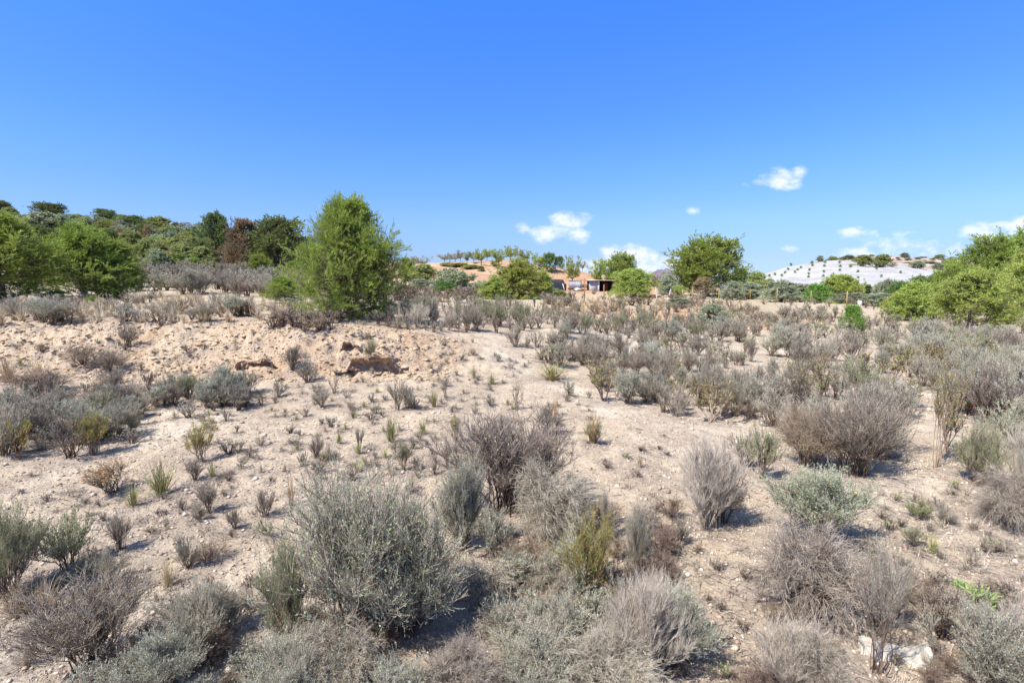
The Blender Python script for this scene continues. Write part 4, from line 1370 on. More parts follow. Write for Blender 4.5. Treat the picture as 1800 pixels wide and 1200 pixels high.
# slope behind, left
sow(110, [(240, 476), (330, 470), (540, 496), (560, 524), (400, 522), (240, 512)], {'grey': 5, 'silver': 2, 'purple': 3}, (.7, 1.15), (1.0, 1.6), 'on the slope below the dark pines', 8, 12)
# plateau above the bank
sow(70, [(0, 575), (0, 540), (250, 530), (600, 545), (600, 560), (420, 566)], {'greygrass': 6, 'grass': 4, 'grey': 2, 'silver': 2, 'brown': 2}, (.22, .5), (1.0, 1.7), 'on the flat ground above the rocky bank', 10)
sow(14, [(450, 572), (620, 562), (620, 582), (520, 586)], {'brown': 4, 'purple': 1}, (.25, .36), (1.3, 2.0), 'along the top edge of the bank', 10)
sow(26, [(600, 560), (700, 556), (860, 572), (830, 590), (640, 574)], {'grey': 3, 'brown': 2, 'silver': 1, 'greygrass': 2}, (.15, .3), (1.0, 1.5), 'beside the large pine foot', 10)
# on the bank itself
sow(46, [(0, 610), (120, 600), (700, 600), (880, 620), (860, 660), (560, 664), (0, 660)], {'purple': 2, 'brown': 3, 'greygrass': 4, 'grass': 3, 'wiry': 1}, (.06, .18), (1, 1.8), 'on the rocky bank face', 14)
# left middle
sow(90, [(0, 690), (260, 680), (480, 690), (470, 720), (270, 745), (200, 780), (0, 800)], {'purple': 3, 'grey': 4, 'silver': 3, 'brown': 2, 'greygrass': 2, 'green': 1, 'grass': 2}, (.14, .34), (1, 1.5), 'on the lower slope at the left', 14)
# right mass beyond
sow(62, [(1240, 590), (1420, 580), (1600, 590), (1800, 596), (1800, 650), (1600, 660), (1400, 650), (1340, 620)], {'grey': 4, 'silver': 4, 'purple': 2, 'sage': 3, 'dead': 1, 'greygrass': 2, 'green': 1}, (.35, .72), (.9, 1.3), 'in the grey scrub in front of the right hand trees', 16)
sow(30, [(1330, 548), (1560, 552), (1800, 580), (1800, 600), (1560, 592), (1340, 580)], {'grey': 4, 'silver': 2, 'green': 1, 'greygrass': 3}, (.3, .7), (.9, 1.4), 'on the stony slope before the fence', 14)
sow(34, [(1580, 640), (1800, 640), (1800, 760), (1690, 740), (1600, 690)], {'grey': 4, 'sage': 3, 'silver': 3, 'purple': 1, 'weed': 2}, (.4, .7), (.8, 1.1), 'in the scrub at the right side', 22)
# middle right thickets
sow(46, [(1040, 655), (1180, 640), (1300, 660), (1310, 740), (1200, 748), (1130, 720), (1040, 700)], {'grey': 4, 'purple': 3, 'weed': 4, 'silver': 2, 'dead': 1, 'green': 1}, (.26, .52), (.75, 1.1), 'in the thicket right of the centre', 16)
sow(40, [(1310, 660), (1600, 655), (1600, 760), (1580, 810), (1340, 800), (1300, 720)], {'grey': 4, 'purple': 3, 'weed': 4, 'silver': 2, 'brown': 3, 'green': 2, 'dead': 1}, (.26, .54), (.8, 1.2), 'in the large tangled thicket on the right', 20)
sow(22, [(900, 606), (1240, 610), (1240, 650), (1020, 648), (920, 645)], {'grey': 4, 'silver': 3, 'purple': 2, 'green': 1}, (.28, .5), (.8, 1.2), 'in the loose row across the centre', 18)
# small tufts over the open ground
sow(190, [(420, 690), (700, 660), (1000, 690), (1000, 780), (820, 840), (650, 850), (400, 830), (300, 760)], {'greygrass': 5, 'purple': 3, 'wiry': 3, 'grass': 4, 'grey': 3, 'silver': 2}, (.05, .15), (.9, 1.7), 'scattered over the open pale ground', 12)
sow(40, [(0, 850), (420, 830), (600, 860), (420, 960), (200, 960), (60, 880)], {'greygrass': 3, 'purple': 3, 'wiry': 1}, (.025, .06), (.9, 1.7), 'on the bare soil in the left foreground', 12)
sow(46, [(1000, 700), (1180, 760), (1180, 860), (1330, 960), (1330, 1200), (1200, 1200), (1200, 960), (1000, 860)], {'greygrass': 3, 'purple': 3, 'lime': 1, 'brown': 2}, (.025, .07), (1, 2), 'along the bare path right of the centre', 14)
sow(50, [(1560, 850), (1700, 860), (1800, 960), (1800, 1080), (1560, 1060), (1500, 960)], {'greygrass': 4, 'purple': 3, 'grey': 3, 'lime': 1}, (.03, .10), (1, 2), 'on the bare ground at the lower right', 14)
sow(24, [(60, 1040), (460, 1000), (440, 1180), (240, 1100)], {'greygrass': 3, 'purple': 3, 'brown': 2}, (.04, .10), (1, 2), 'between the shrubs of the lower left', 14)
sow(26, [(900, 950), (1180, 900), (1190, 1100), (950, 1120)], {'brown': 4, 'greygrass': 2, 'arch': 3}, (.10, .24), (1, 1.8), 'between the shrubs of the bottom centre', 14)
sow(18, [(440, 1180), (1200, 1190), (1200, 1280), (440, 1280)], {'arch': 3, 'silver': 3, 'dead': 3}, (.14, .25), (1, 1.6), 'along the bottom edge', 30)
# golden dry grass and scrub filling the flats
sow(110, [(0, 560), (0, 536), (240, 528), (540, 548), (520, 566), (200, 570)], {'greygrass': 5, 'grass': 5, 'silver': 2, 'purple': 1}, (.18, .42), (1.1, 1.9), 'on the straw covered flat above the bank', 6)
sow(90, [(1240, 560), (1330, 545), (1560, 548), (1620, 590), (1400, 596), (1260, 590)], {'greygrass': 4, 'grass': 3, 'green': 2, 'silver': 3, 'purple': 2}, (.2, .55), (1.1, 1.7), 'on the straw covered slope below the fence', 8)
sow(60, [(960, 606), (1240, 604), (1330, 640), (1240, 655), (980, 640)], {'silver': 4, 'grey': 3, 'greygrass': 3, 'green': 2}, (.18, .4), (.9, 1.4), 'in the loose scrub beside the pale path', 8)
sow(36, [(730, 600), (900, 600), (960, 680), (760, 680)], {'greygrass': 4, 'silver': 2, 'purple': 2, 'green': 1}, (.06, .16), (1.0, 1.6), 'on the gentle slope right of the outcrop', 8)
sow(30, [(840, 1000), (1180, 960), (1210, 1160), (860, 1180)], {'dead': 4, 'arch': 3, 'silver': 2, 'brown': 1}, (.14, .28), (1, 1.5), 'in the dry tangle of the bottom centre', 20)
sow(26, [(0, 960), (120, 1000), (440, 1060), (430, 1240), (0, 1240)], {'dead': 2, 'grey': 3, 'silver': 2, 'brown': 1, 'greygrass': 2}, (.08, .2), (1, 1.5), 'in the scrub of the lower left corner', 20)
sow(26, [(1480, 1000), (1800, 1040), (1800, 1220), (1330, 1220), (1330, 1100)], {'dead': 2, 'grey': 3, 'silver': 2, 'greygrass': 2, 'brown': 1}, (.05, .16), (1, 1.5), 'in the scrub of the lower right corner', 20)
sow(24, [(430, 1000), (800, 960), (860, 1120), (440, 1200)], {'brown': 3, 'dead': 2, 'silver': 3}, (.10, .24), (1, 1.5), 'around the foot of the largest silver green shrub', 20)
sow(90, [(700, 560), (720, 532), (1000, 534), (1240, 560), (1240, 600), (1080, 592), (960, 584)], {'grey': 5, 'silver': 4, 'purple': 2, 'greygrass': 2, 'green': 1}, (.3, .6), (.8, 1.2), 'filling the scrub band beyond the pale path', 5)
sow(70, [(930, 534), (1330, 534), (1330, 556), (1000, 552)], {'greygrass': 4, 'grass': 4, 'silver': 2, 'brown': 2}, (.35, .6), (1.3, 2.2), 'over the dry terrace above the red earth bank', 5, 20)
sow(80, [(1240, 545), (1580, 536), (1800, 566), (1800, 592), (1580, 586), (1260, 580)], {'greygrass': 3, 'green': 2, 'silver': 4, 'grey': 3, 'brown': 2}, (.35, .65), (1.1, 1.7), 'over the slope between fence and grey scrub', 5, 16)
sow(60, [(0, 548), (0, 528), (250, 520), (540, 530), (600, 548), (300, 552)], {'greygrass': 4, 'grass': 3, 'silver': 3, 'grey': 3}, (.3, .55), (1.1, 1.7), 'between the left pines and the bank top', 5, 11)
# far terraces
sow(60, [(950, 528), (1240, 524), (1240, 536), (960, 540)], {'greygrass': 4, 'grass': 4}, (.4, .7), (1.4, 2.4), 'on the terrace in front of the shed', 6)
sow(50, [(940, 512), (1340, 512), (1560, 530), (1560, 545), (940, 526)], {'grey': 3, 'purple': 2, 'brown': 2, 'silver': 2, 'green': 1}, (.4, .8), (1.2, 2), 'on the pale ground around the fence', 8, 30)
sow(34, [(700, 505), (860, 505), (860, 530), (700, 538)], {'grey': 4, 'brown': 2, 'silver': 2}, (.6, 1.0), (1.2, 2), 'behind the large pine in the middle distance', 8, 24)
# ------------------------------------------------------------------ box modelling helpers
def bx(x0, x1, y0, y1, z0, z1, jit=0., rng=None):
    V = np.array([[x, y, z] for z in (z0, z1) for y in (y0, y1) for x in (x0, x1)], float)
    if jit:
        V += (rng or RNG).normal(size=V.shape) * jit
    Fc = np.array([[0, 2, 3, 1], [4, 5, 7, 6], [0, 1, 5, 4], [2, 6, 7, 3], [0, 4, 6, 2], [1, 3, 7, 5]])
    return V, Fc


def part(name, boxes, mat, parent=None, smooth=False, loc=None):
    me = mk_mesh(name, [(v, f, 0) for v, f in boxes], [mat], smooth)
    o = obj(name, me, parent)
    if loc:
        o.location = loc
    return o


def stone_mesh(seed, sub=2, rough=.25, flat=.6, mat=None):
    import bmesh
    bm = bmesh.new()
    bmesh.ops.create_icosphere(bm, subdivisions=sub, radius=.5)
    rng = np.random.default_rng(seed)
    pl = norm(rng.normal(size=(9, 3)))
    dd = rng.uniform(.24, .44, 9)
    for v in bm.verts:
        p = np.array(v.co)
        for n_, d_ in zip(pl, dd):
            k = p @ n_
            if k > d_:
                p = p - n_ * (k - d_) * .92
        p = p * (1 + (vn(np.array([p[0] * 5 + seed]), np.array([p[1] * 5 + p[2] * 4]), seed)[0] - .5) * rough)
        v.co = (p[0], p[1], p[2] * flat)
    me = bpy.data.meshes.new('rock')
    bm.to_mesh(me)
    bm.free()
    me.materials.append(mat)
    return me


M['rock_pale'] = solid_mat('rock_pale', (.60, .50, .38), (.36, .28, .20), 7, bump=1)
M['rock_tan'] = solid_mat('rock_tan', (.50, .37, .24), (.27, .18, .115), 7, bump=1)
M['chalk'] = solid_mat('chalk', (.50, .46, .39), (.28, .24, .19), 9, bump=.8, contrast=(.25, .5))
M['block_wall'] = solid_mat('block_wall', (.50, .48, .45), (.32, .30, .28), 2.5, bump=.3)
M['concrete_roof'] = solid_mat('concrete_roof', (.48, .40, .33), (.28, .2, .15), 2, bump=.3)
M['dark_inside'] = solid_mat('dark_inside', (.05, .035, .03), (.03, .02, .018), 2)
M['red_wood'] = solid_mat('red_wood', (.16, .05, .035), (.09, .03, .025), 3)
M['black_sheet'] = solid_mat('black_sheet', (.03, .032, .04), (.014, .016, .022), 2.5, rough=.85, bump=.6)
M['grey_sheet'] = solid_mat('grey_sheet', (.40, .43, .48), (.28, .29, .33), 2, rough=.5)
M['white_paint'] = solid_mat('white_paint', (.78, .76, .72), (.5, .47, .43), 5)
M['rust'] = solid_mat('rust', (.20, .085, .055), (.10, .05, .04), 5)
M['yellow_post'] = solid_mat('yellow_post', (.36, .27, .08), (.24, .15, .06), 7)
M['orange_post'] = solid_mat('orange_post', (.36, .17, .08), (.22, .10, .05), 7)
M['wire'] = solid_mat('wire', (.25, .2, .17), (.15, .1, .08), 5, metal=.5)
M['blue_plastic'] = solid_mat('blue_plastic', (.03, .14, .5), (.025, .10, .38), 2, rough=.35, bump=.05)
M['red_paint'] = solid_mat('red_paint', (.38, .05, .06), (.22, .03, .04), 4)
M['purple_rock'] = solid_mat('purple_rock', (.17, .13, .17), (.11, .09, .13), .01)

# ------------------------------------------------------------------ shed
D = 90
x, y, z = at(1036, D)
k = D / F
shed = thing('shed', 'low pale block wall shed with flat roof and dark open front below the almond tree', 'shed', (x, y, z))
zt = 2.1
bl = M['block_wall']
part('side_wall', [bx(0, 1.75, 0, .2, -.6, zt)], bl, shed)
part('pillar', [bx(1.75, 2.05, -.06, .3, -.6, zt)], M['white_paint'], shed)
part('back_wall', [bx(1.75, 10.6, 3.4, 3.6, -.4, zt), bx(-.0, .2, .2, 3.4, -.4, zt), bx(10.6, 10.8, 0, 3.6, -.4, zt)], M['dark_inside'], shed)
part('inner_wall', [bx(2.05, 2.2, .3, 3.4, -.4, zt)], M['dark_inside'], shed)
part('door_leaf', [bx(2.9 + i * .26, 3.13 + i * .26, 1.2 + .01 * (i % 2), 1.25 + .01 * (i % 2), -.4, 1.7) for i in range(4)], M['red_wood'], shed)
part('post', [bx(4.6, 4.75, .0, .15, -.5, zt)], M['rust'], shed)
part('post', [bx(7.9, 8.05, .0, .15, -.5, zt)], M['rust'], shed)
part('roof', [bx(-.35, 10.95, -.45, 3.8, zt + .0, zt + .16, .012)], M['concrete_roof'], shed)
part('roof_edge', [bx(-.35, 2.6, -.5, -.46, zt + .02, zt + .2, .006), bx(9.0, 11.2, -.5, -.46, zt + .02, zt + .17, .006)], M['white_paint'], shed)

shed.scale = (.86, .86, .84)
# lean-to of grey sheet next to it
x2, y2, z2 = at(1001, 91)
lean = thing('metal_shelter', 'bluish grey sheet metal shelter between black shelter and shed', 'shelter', (x2, y2, z2))
part('sheet_panel', [bx(i * .22, i * .22 + .20, .015 * (i % 2), .05 + .015 * (i % 2), .2, 2.2 - .01 * i, .004) for i in range(10)], M['grey_sheet'], lean)
part('post', [bx(-.1, 0, .1, .2, -.4, 2.25)], M['rust'], lean)
part('post', [bx(2.25, 2.35, .1, .2, -.4, 2.2)], M['rust'], lean)
part('roof_sheet', [bx(-.1, 3.2, -.1, 2.2, 2.26, 2.3, .01)], M['rust'], lean)

lean.scale = (.9, .9, .8)
# black covered shelter, shaped like a big rounded box tapering upward
x3, y3, z3 = at(956, 88)
bs = thing('tarpaulin_shelter', 'low black sheet covered shelter with sloping sides left of the sheds', 'shelter', (x3, y3, z3))
W_ = 3.9
n_ = 26
rngb = np.random.default_rng(3)
us = np.linspace(0, 1, n_)
prof = [(0.0, 0.0, 0.05), (.18, .0, .9), (.42, .15, 1.45), (.75, .5, 1.62), (.75, 1.6, 1.60), (.4, 2.1, 1.4), (0, 2.4, 0)]
V = []
for u in us:
    e = min(u, 1 - u)
    hk = 1 - .16 * math.exp(-e * 14)
    sk = .38 * math.exp(-e * 9)
    for (a, b, c) in prof:
        V.append([(u * W_) + (.5 - u) * 2 * .45 * (c / 1.6), b + rngb.normal() * .03, c * hk * 1.0 + rngb.normal() * .025])
V = np.array(V)
m_ = len(prof)
Fc = [(i * m_ + j, (i + 1) * m_ + j, (i + 1) * m_ + j + 1, i * m_ + j + 1) for i in range(n_ - 1) for j in range(m_ - 1)]
cap = [tuple(range(m_)), ]
part('cover', [(V, np.array(Fc))], M['black_sheet'], bs)
part('end_frame', [bx(.0, .06, .1, 2.2, 0, .9), bx(W_ - .1, W_ - .04, .1, 2.2, 0, .9), bx(.5, W_ - .5, .5, 1.6, 1.4, 1.5)], M['black_sheet'], bs)
part('skirt', [bx(.1, W_ - .1, -.12, -.06, -.6, .25, .02)], M['black_sheet'], bs)
# white plank leaning, white scrap
x4, y4, z4 = at(993, 84)
pl_ = part('plank', [bx(-.06, .06, -.05, .0, -.1, 1.4)], M['white_paint'], None, loc=(x4, y4, z4 + .1))
pl_.rotation_euler = (.1, -.28, 0)
tag(pl_, 'white plank leaning to the left beside the black shelter', 'plank')
for i, (px, dy, s, lb, mt) in enumerate([(1016, 0, .75, 'white crumpled sheet lying between shelters and shed', 'white_paint'), (1023, 1, .5, 'dark scrap piece next to the white crumpled sheet', 'rust'),
                                    (1004, 0, .6, 'brown low heap of earth and scrap under the metal shelter', 'rust')]):
    xx, yy, zz = at(px, 86 + dy)
    o = obj('scrap_sheet' if i < 2 else 'scrap_heap', stone_mesh(60 + i, 2, .8, .8, M[mt]))
    o.location = (xx, yy, zz + .15 + .5 * s)
    o.scale = (s * 1.6, s, s)
    tag(o, lb, 'scrap')

# blue drum on the rise
x5, y5, z5 = at(1198, 76)
zc = CAMZ + ray(1198, 492)[1] * 76
dr = thing('plastic_drum', 'blue plastic drum standing on the rise left of the large round pine', 'drum', (x5, y5, z5))
ang = np.linspace(0, 2 * PI, 25)[:-1]
pr = [(0, .0), (.24, .0), (.27, .05), (.29, .22), (.27, .25), (.27, .5), (.29, .53), (.28, .75), (.2, .84), (0, .86)]
V = np.array([[r * math.cos(a), r * math.sin(a), h] for r, h in pr for a in ang])
Fc = np.array([(i * 24 + j, i * 24 + (j + 1) % 24, (i + 1) * 24 + (j + 1) % 24, (i + 1) * 24 + j) for i in range(len(pr) - 1) for j in range(24)])
part('drum_body', [(V, Fc)], M['blue_plastic'], dr, True)
lid = np.array([[r * math.cos(a), r * math.sin(a), h] for r, h in [(.1, .845), (.1, .93), (0.0, .935)] for a in ang])
part('drum_lid', [(lid, Fc[:48])], M['blue_plastic'], dr, True)
dr.scale = (1.0, 1.0, 1.0)
part('stand', [bx(-.4, .4, -.3, .3, -1, 0)], M['block_wall'], dr)
dr.location.z = max(z5 - .05, zc - .35)

# rubble, rusty sheets and poles right of the shed
RB = [(1141, 517, 16, 9, 'rust', 'rusty brown scrap heap right of the shed'), (1150, 516, 12, 8, 'rust', 'rusty bent sheet on the scrap heap right of the shed'),
      (1160, 524, 14, 6, 'rock_tan', 'brown stones left in the rubble below the olive tree'), (1170, 526, 9, 5, 'chalk', 'white stones in the rubble below the olive tree'),
      (1181, 525, 12, 6, 'rust', 'dark rubble heap right of the white stones'), (1160, 521, 8, 5, 'red_paint', 'reddish brick lump in the rubble')]
for i, (px, py, w, h, mt, lb) in enumerate(RB):
    D = 66
    xx, yy, zz = at(px, D)
    o = obj('scrap_heap', stone_mesh(80 + i, 3, 1.2, .8, M[mt]))
    o.location = (xx, yy, zz + h / F * D * .3)
    o.scale = (w / F * D, w / F * D * .7, h / F * D * 1.3)
    tag(o, lb, 'rubble')
for i, (px, tl, h) in enumerate([(1156, -.18, 1.5), (1174, .3, 1.3), (1218, .0, 1.7)]):
    xx, yy, zz = at(px, 62)
    P = np.array([[[0, 0, -.3], [math.sin(tl) * h, 0, math.cos(tl) * h]]])
    o = part('pole', [tubes(P, np.array([[.055, .045]]), 8)], M['white_paint' if i < 2 else 'rust'], None, loc=(xx, yy, zz))
    tag(o, ['white pole leaning left beside the rubble', 'pale pole leaning right in the rubble', 'dark leaning pole on the pale ground left of the large round pine'][i], 'pole')

# fence: yellow and rusty posts with thin wires
FP = [(1002, 533, 23, 'o', 46), (1028, 536, 42, 'o', 46), (1062, 532, 30, 'o', 50), (1218, 533, 24, 'y', 50), (1265, 534, 26, 'y', 47), (1320, 532, 18, 'y', 56), (1367, 538, 24, 'y', 46),
      (1427, 536, 22, 'y', 47), (1491, 548, 26, 'y', 42), (1562, 551, 24, 'y', 40)]
PT = []
wl = ['first rusty fence post from the left, short', 'tall rusty fence post in front of the shed left end', 'rusty fence post before the dark shed opening', 'yellowish fence post left of the large round pine',
      'yellow fence post at the foot of the large round pine', 'thin yellow fence post between the olive trees', 'yellow fence post before the dark olive tree', 'yellow fence post left of the bright green bush',
      'yellow fence post below the round yellow green tree', 'last yellow fence post on the right']
fence = []
for i, (px, py, hp, c, D) in enumerate(FP):
    xx, yy, zz = at(px, D)
    h = hp / F * D * 1.05
    me = mk_mesh('fence_post', [(*bx(-.036, .036, -.036, .036, -.3, h, .004), 0)], [M['yellow_post' if c == 'y' else 'orange_post']])
    o = obj('fence_post', me)
    o.location = (xx, yy, zz)
    o.rotation_euler = (0, random.uniform(-.03, .03), random.uniform(0, 1))
    tag(o, wl[i], 'fence post', 'fence posts')
    PT.append((xx, yy, zz + h))
Ps = []
for (a, b) in zip(PT[3:-1], PT[4:]):
    for f_ in (.12, .45, .8):
        p0, p1 = np.array(a) - [0, 0, f_], np.array(b) - [0, 0, f_]
        s_ = np.linspace(0, 1, 6)[:, None]
        q = p0 * (1 - s_) + p1 * s_
        q[:, 2] -= .12 * 4 * s_[:, 0] * (1 - s_[:, 0])
        Ps.append(q)
o = part('fence_wire', [tubes(np.array(Ps), np.full((len(Ps), 6), .006), 3)], M['wire'])
tag(o, 'thin sagging wires strung between the yellow fence posts', 'fence wire')

# red sheet at the right among the trees, pale block by the olive grove
xx, yy, zz = at(1779, 29)
zt_ = CAMZ + ray(1779, 538)[1] * 29
o = thing('red_board', 'red board standing in the shade behind the nearest right tree', 'board', (xx, yy, zz))
part('panel', [bx(-.16, .16, 0, .03, .12, max(zt_ - zz, .5))], M['red_paint'], o)
part('post', [bx(-.2, -.16, 0, .04, -.2, max(zt_ - zz, .5) + .1)], M['red_paint'], o)
part('post', [bx(.16, .2, 0, .04, -.2, max(zt_ - zz, .5) + .1)], M['red_paint'], o)
xx, yy, zz = at(1514, 45)
o = part('concrete_block', [bx(-.13, .13, -.13, .13, -.2, .4, .02)], M['white_paint'], None, loc=(xx, yy, zz))
tag(o, 'small white concrete block at the foot of the olive row', 'block')

# ------------------------------------------------------------------ white broken block in the lower right
xx, yy, zz = pix(1568, 1152)
o = thing('white_block', 'broken white slab with raised corner lying between shrubs at the lower right', 'slab', (xx, yy, zz + .01), -.42)
def grid_slab(nx, ny, L_, Wd_, T_, seed):
    rng = np.random.default_rng(seed)
    gx = np.linspace(-L_ / 2, L_ / 2, nx)
    gy = np.linspace(-Wd_ / 2, Wd_ / 2, ny)
    X, Y = np.meshgrid(gx, gy, indexing='ij')
    u = (X + L_ / 2) / L_
    w = 1 - .35 * (1 - u) * (Y > 0)
    Y2 = Y * w + (vn(X * 30, X * 0 + 3, seed) - .5) * .012
    Z = T_ * (.85 + .15 * u) + (fbm(X * 14, Y * 14, seed) - .5) * .022
    Z += .045 * sstep(.86, .93, u) * sstep(-.2, .3, -Y / Wd_ + .45)
    Z += -.018 * sstep(.2, .5, u) * (1 - sstep(.75, .86, u))
    top = np.stack([X, Y2, Z], -1).reshape(-1, 3)
    bot = np.stack([X * 1.02, Y2 * 1.04, Z * 0 - .04], -1).reshape(-1, 3)
    V = np.concatenate([top, bot])
    n = nx * ny
    I = np.arange(n).reshape(nx, ny)
    f = [np.stack([I[:-1, :-1], I[1:, :-1], I[1:, 1:], I[:-1, 1:]], -1).reshape(-1, 4)]
    for e in (I[:, 0], I[::-1, -1], I[0, ::-1], I[-1, :]):
        f.append(np.stack([e[:-1], e[:-1] + n, e[1:] + n, e[1:]], -1))
    return V, np.concatenate(f)
slab = grid_slab(46, 22, .25, .105, .034, 5)
part('slab_body', [slab], M['chalk'], o)
ch = obj('broken_edge', stone_mesh(5, 3, .5, .8, M['chalk']), o)
ch.location = (.118, -.01, .026)
ch.scale = (.024, .06, .05)

# ------------------------------------------------------------------ rocks
rock_me = [stone_mesh(i, 3 if i < 4 else 2, .35, .6, M['rock_tan' if i % 2 else 'rock_pale']) for i in range(10)]
RCOUNT = 0
def rock(px, py, wpx, label, group=None, flat=1., sink=.25, v=None, dmin=1.4):
    x, y, z = pix(px, py, dmin)
    s = wpx / F * y
    o = obj('rock', rock_me[random.randrange(10) if v is None else v])
    o.location = (x, y, z + s * .3 * flat * (.5 - sink))
    o.rotation_euler = (random.uniform(-.3, .3), random.uniform(-.3, .3), random.uniform(0, 6.28))
    o.scale = (s, s * random.uniform(.6, 1), s * flat)
    tag(o, label, 'rock', group)
    if group:
        SOWN.append((o, px, py))
for (px, py, w, f, lb) in [(712, 648, 20, .6, 'tan rock at the right foot of the outcrop'), (664, 660, 22, .5, 'flat tan rock under the hollow of the outcrop'), (606, 656, 22, .5, 'tan rock at the left foot of the outcrop'),
(624, 672, 18, .7, 'small pale boulder in front of the outcrop'), (720, 660, 16, .6, 'small whitish stone right of the outcrop foot'), (472, 652, 9, .9, 'round pale stone at the bank foot'),
                           (688, 854, 8, .7, 'small white stone above the largest shrub'), (1282, 988, 12, .7, 'small white stone on the path at the right'), (1240, 1062, 16, .6, 'pale stone on the lower path'), (1308, 1098, 16, .5, 'flat pale stone beside the coarse twig clump'),
                           (1322, 1088, 10, .5, 'little white stone beside the flat pale stone')]:
    rock(px, py, w, lb, flat=f)
for i in range(90):
    px, py = random.uniform(-20, 760), random.uniform(574, 660)
    rock(px, py, random.uniform(4, 10), 'loose broken stone on the rocky bank at the left', 'loose stones on the bank', random.uniform(.4, .8), dmin=7)
for i in range(50):
    rock(random.uniform(1300, 1560), random.uniform(555, 610), random.uniform(2.5, 6), 'small pale stone on the stony slope before the fence', 'stones on the slope', .7)
for i in range(70):
    px, py = random.uniform(350, 1400), random.uniform(680, 1180)
    rock(px, py, random.uniform(3, 7) * (1 + (py - 650) / 700), 'small loose pale stone on the open ground', 'small stones on the open ground', .7)

def outcrop(px0, px1, pyb, hgt, dpt, under, seed, label):
    # weathered rock face with an undercut: a grid wrapped from the foot over the lip and back into the slope
    xa, ya, za = pix(px0, pyb, 7)
    xb, yb, zb = pix(px1, pyb, 7)
    nu, nv_ = 150, 80
    u = np.linspace(0, 1, nu)[:, None] * np.ones((1, nv_))
    v = np.ones((nu, 1)) * np.linspace(0, 1, nv_)[None]
    x = xa + (xb - xa) * u
    y0 = ya + (yb - ya) * u - .04
    z0 = za + (zb - za) * u - .12
    edge = sstep(0, .3, u + (fbm(v * 4, v * 0, seed + 20) - .5) * .25) * (1 - sstep(.68, 1, u + (fbm(v * 5, v * 0, seed + 21) - .5) * .25))
    prof = edge * (.45 + 1.1 * (fbm(u * 5, u * 0 + seed, seed, 5) - .15))
    face = np.clip(v / .62, 0, 1)
    topp = np.clip((v - .62) / .38, 0, 1)
    z = z0 + prof * (hgt + .12) * face + .03 * topp
    lay = fbm(x * 1.6, z * 11 + x * 1.2, seed + 3, 5)
    crk = fbm(x * 9, z * 7, seed + 5, 5)
    cav = edge ** 1.5 * np.exp(-((face - .5) / .28) ** 2) * under * (.4 + .9 * fbm(u * 5, v * 0 + 2.2, seed + 9)) * (topp <= 0)
    y = y0 - .10 * prof * face + cav + (np.round(lay * 9) / 9 - .5) * .22 * (1 - topp) + (crk - .5) * .24 - .05 * edge + topp * dpt
    z = z + (crk - .5) * .07 - topp ** 2 * .16 + (lay - .5) * .05
    x = x + (fbm(x * 5, z * 9, seed + 11) - .5) * .08
    I_ = np.arange(nu * nv_).reshape(nu, nv_)
    me = mk_mesh('rock_outcrop', [(np.stack([x, y, z], -1).reshape(-1, 3), np.stack([I_[:-1, :-1], I_[1:, :-1], I_[1:, 1:], I_[:-1, 1:]], -1).reshape(-1, 4), 0)], [M['rock_orange']])
    tag(obj('rock_outcrop', me), label, 'rock outcrop')


M['rock_orange'] = solid_mat('rock_orange', (.47, .335, .22), (.26, .17, .105), 5, bump=1.0, contrast=(.3, .7))
outcrop(588, 728, 652, .33, .5, .15, 3, 'crumbling orange rock outcrop with a dark hollow below the large pine')
outcrop(405, 492, 648, .20, .4, .16, 8, 'small cracked rock ledge in the bank left of the outcrop')
outcrop(596, 652, 612, .10, .25, .14, 12, 'thin rock ledge at the top edge above the outcrop')

# ------------------------------------------------------------------ ground sheet
ud = np.linspace(-1.16, 1.16, 780)
us_ = np.concatenate([np.linspace(-9, -1.2, 34), ud, np.linspace(1.2, 9, 34)])
yd = np.concatenate([np.linspace(-25, 1.2, 26), np.exp(np.linspace(math.log(1.3), math.log(30), 720)), np.exp(np.linspace(math.log(30.3), math.log(560), 300)), np.exp(np.linspace(math.log(600), math.log(9000), 16))])
sy = np.where(yd > 1.3, yd, 1.3 + (1.3 - yd) * .6)
X = us_[None, :] * sy[:, None]
Y = np.repeat(yd[:, None], len(us_), 1)
Z = H(X, Y)
nr, nc = X.shape
V = np.stack([X, Y, Z], -1).reshape(-1, 3)
I = np.arange(nr * nc).reshape(nr, nc)
Q = np.stack([I[:-1, :-1], I[:-1, 1:], I[1:, 1:], I[1:, :-1]], -1)
PX = 900 + 900 * X / np.maximum(Y, 2.5)
# true surface colours: zones
def mixc_(A, B, t):
    return A * (1 - t[..., None]) + np.array(B) * t[..., None]
Cc = np.empty(X.shape + (3,))
Cc[:] = (.515, .415, .30)
n1 = fbm(X * .45, Y * .45, 51)
n2 = fbm(X * 1.7, Y * 1.7, 52)
n3 = fbm(X * 9, Y * 9, 53, 3)
Cc = mixc_(Cc, (.60, .51, .39), sstep(.46, .66, n1) * (1 - sstep(12, 25, Y)))       # pale crust
Cc = mixc_(Cc, (.40, .315, .235), sstep(.5, .64, n2) * .6)
bm_ = sstep(7.2, 8.2, Y) * (1 - sstep(10, 13, Y)) * (1 - sstep(760, 880, PX))
Cc = mixc_(Cc, (.50, .375, .255), bm_ * (.35 + .65 * sstep(.35, .6, n1)))
Cc = mixc_(Cc, (.42, .28, .17), bm_ * sstep(.5, .7, n2) * .6)
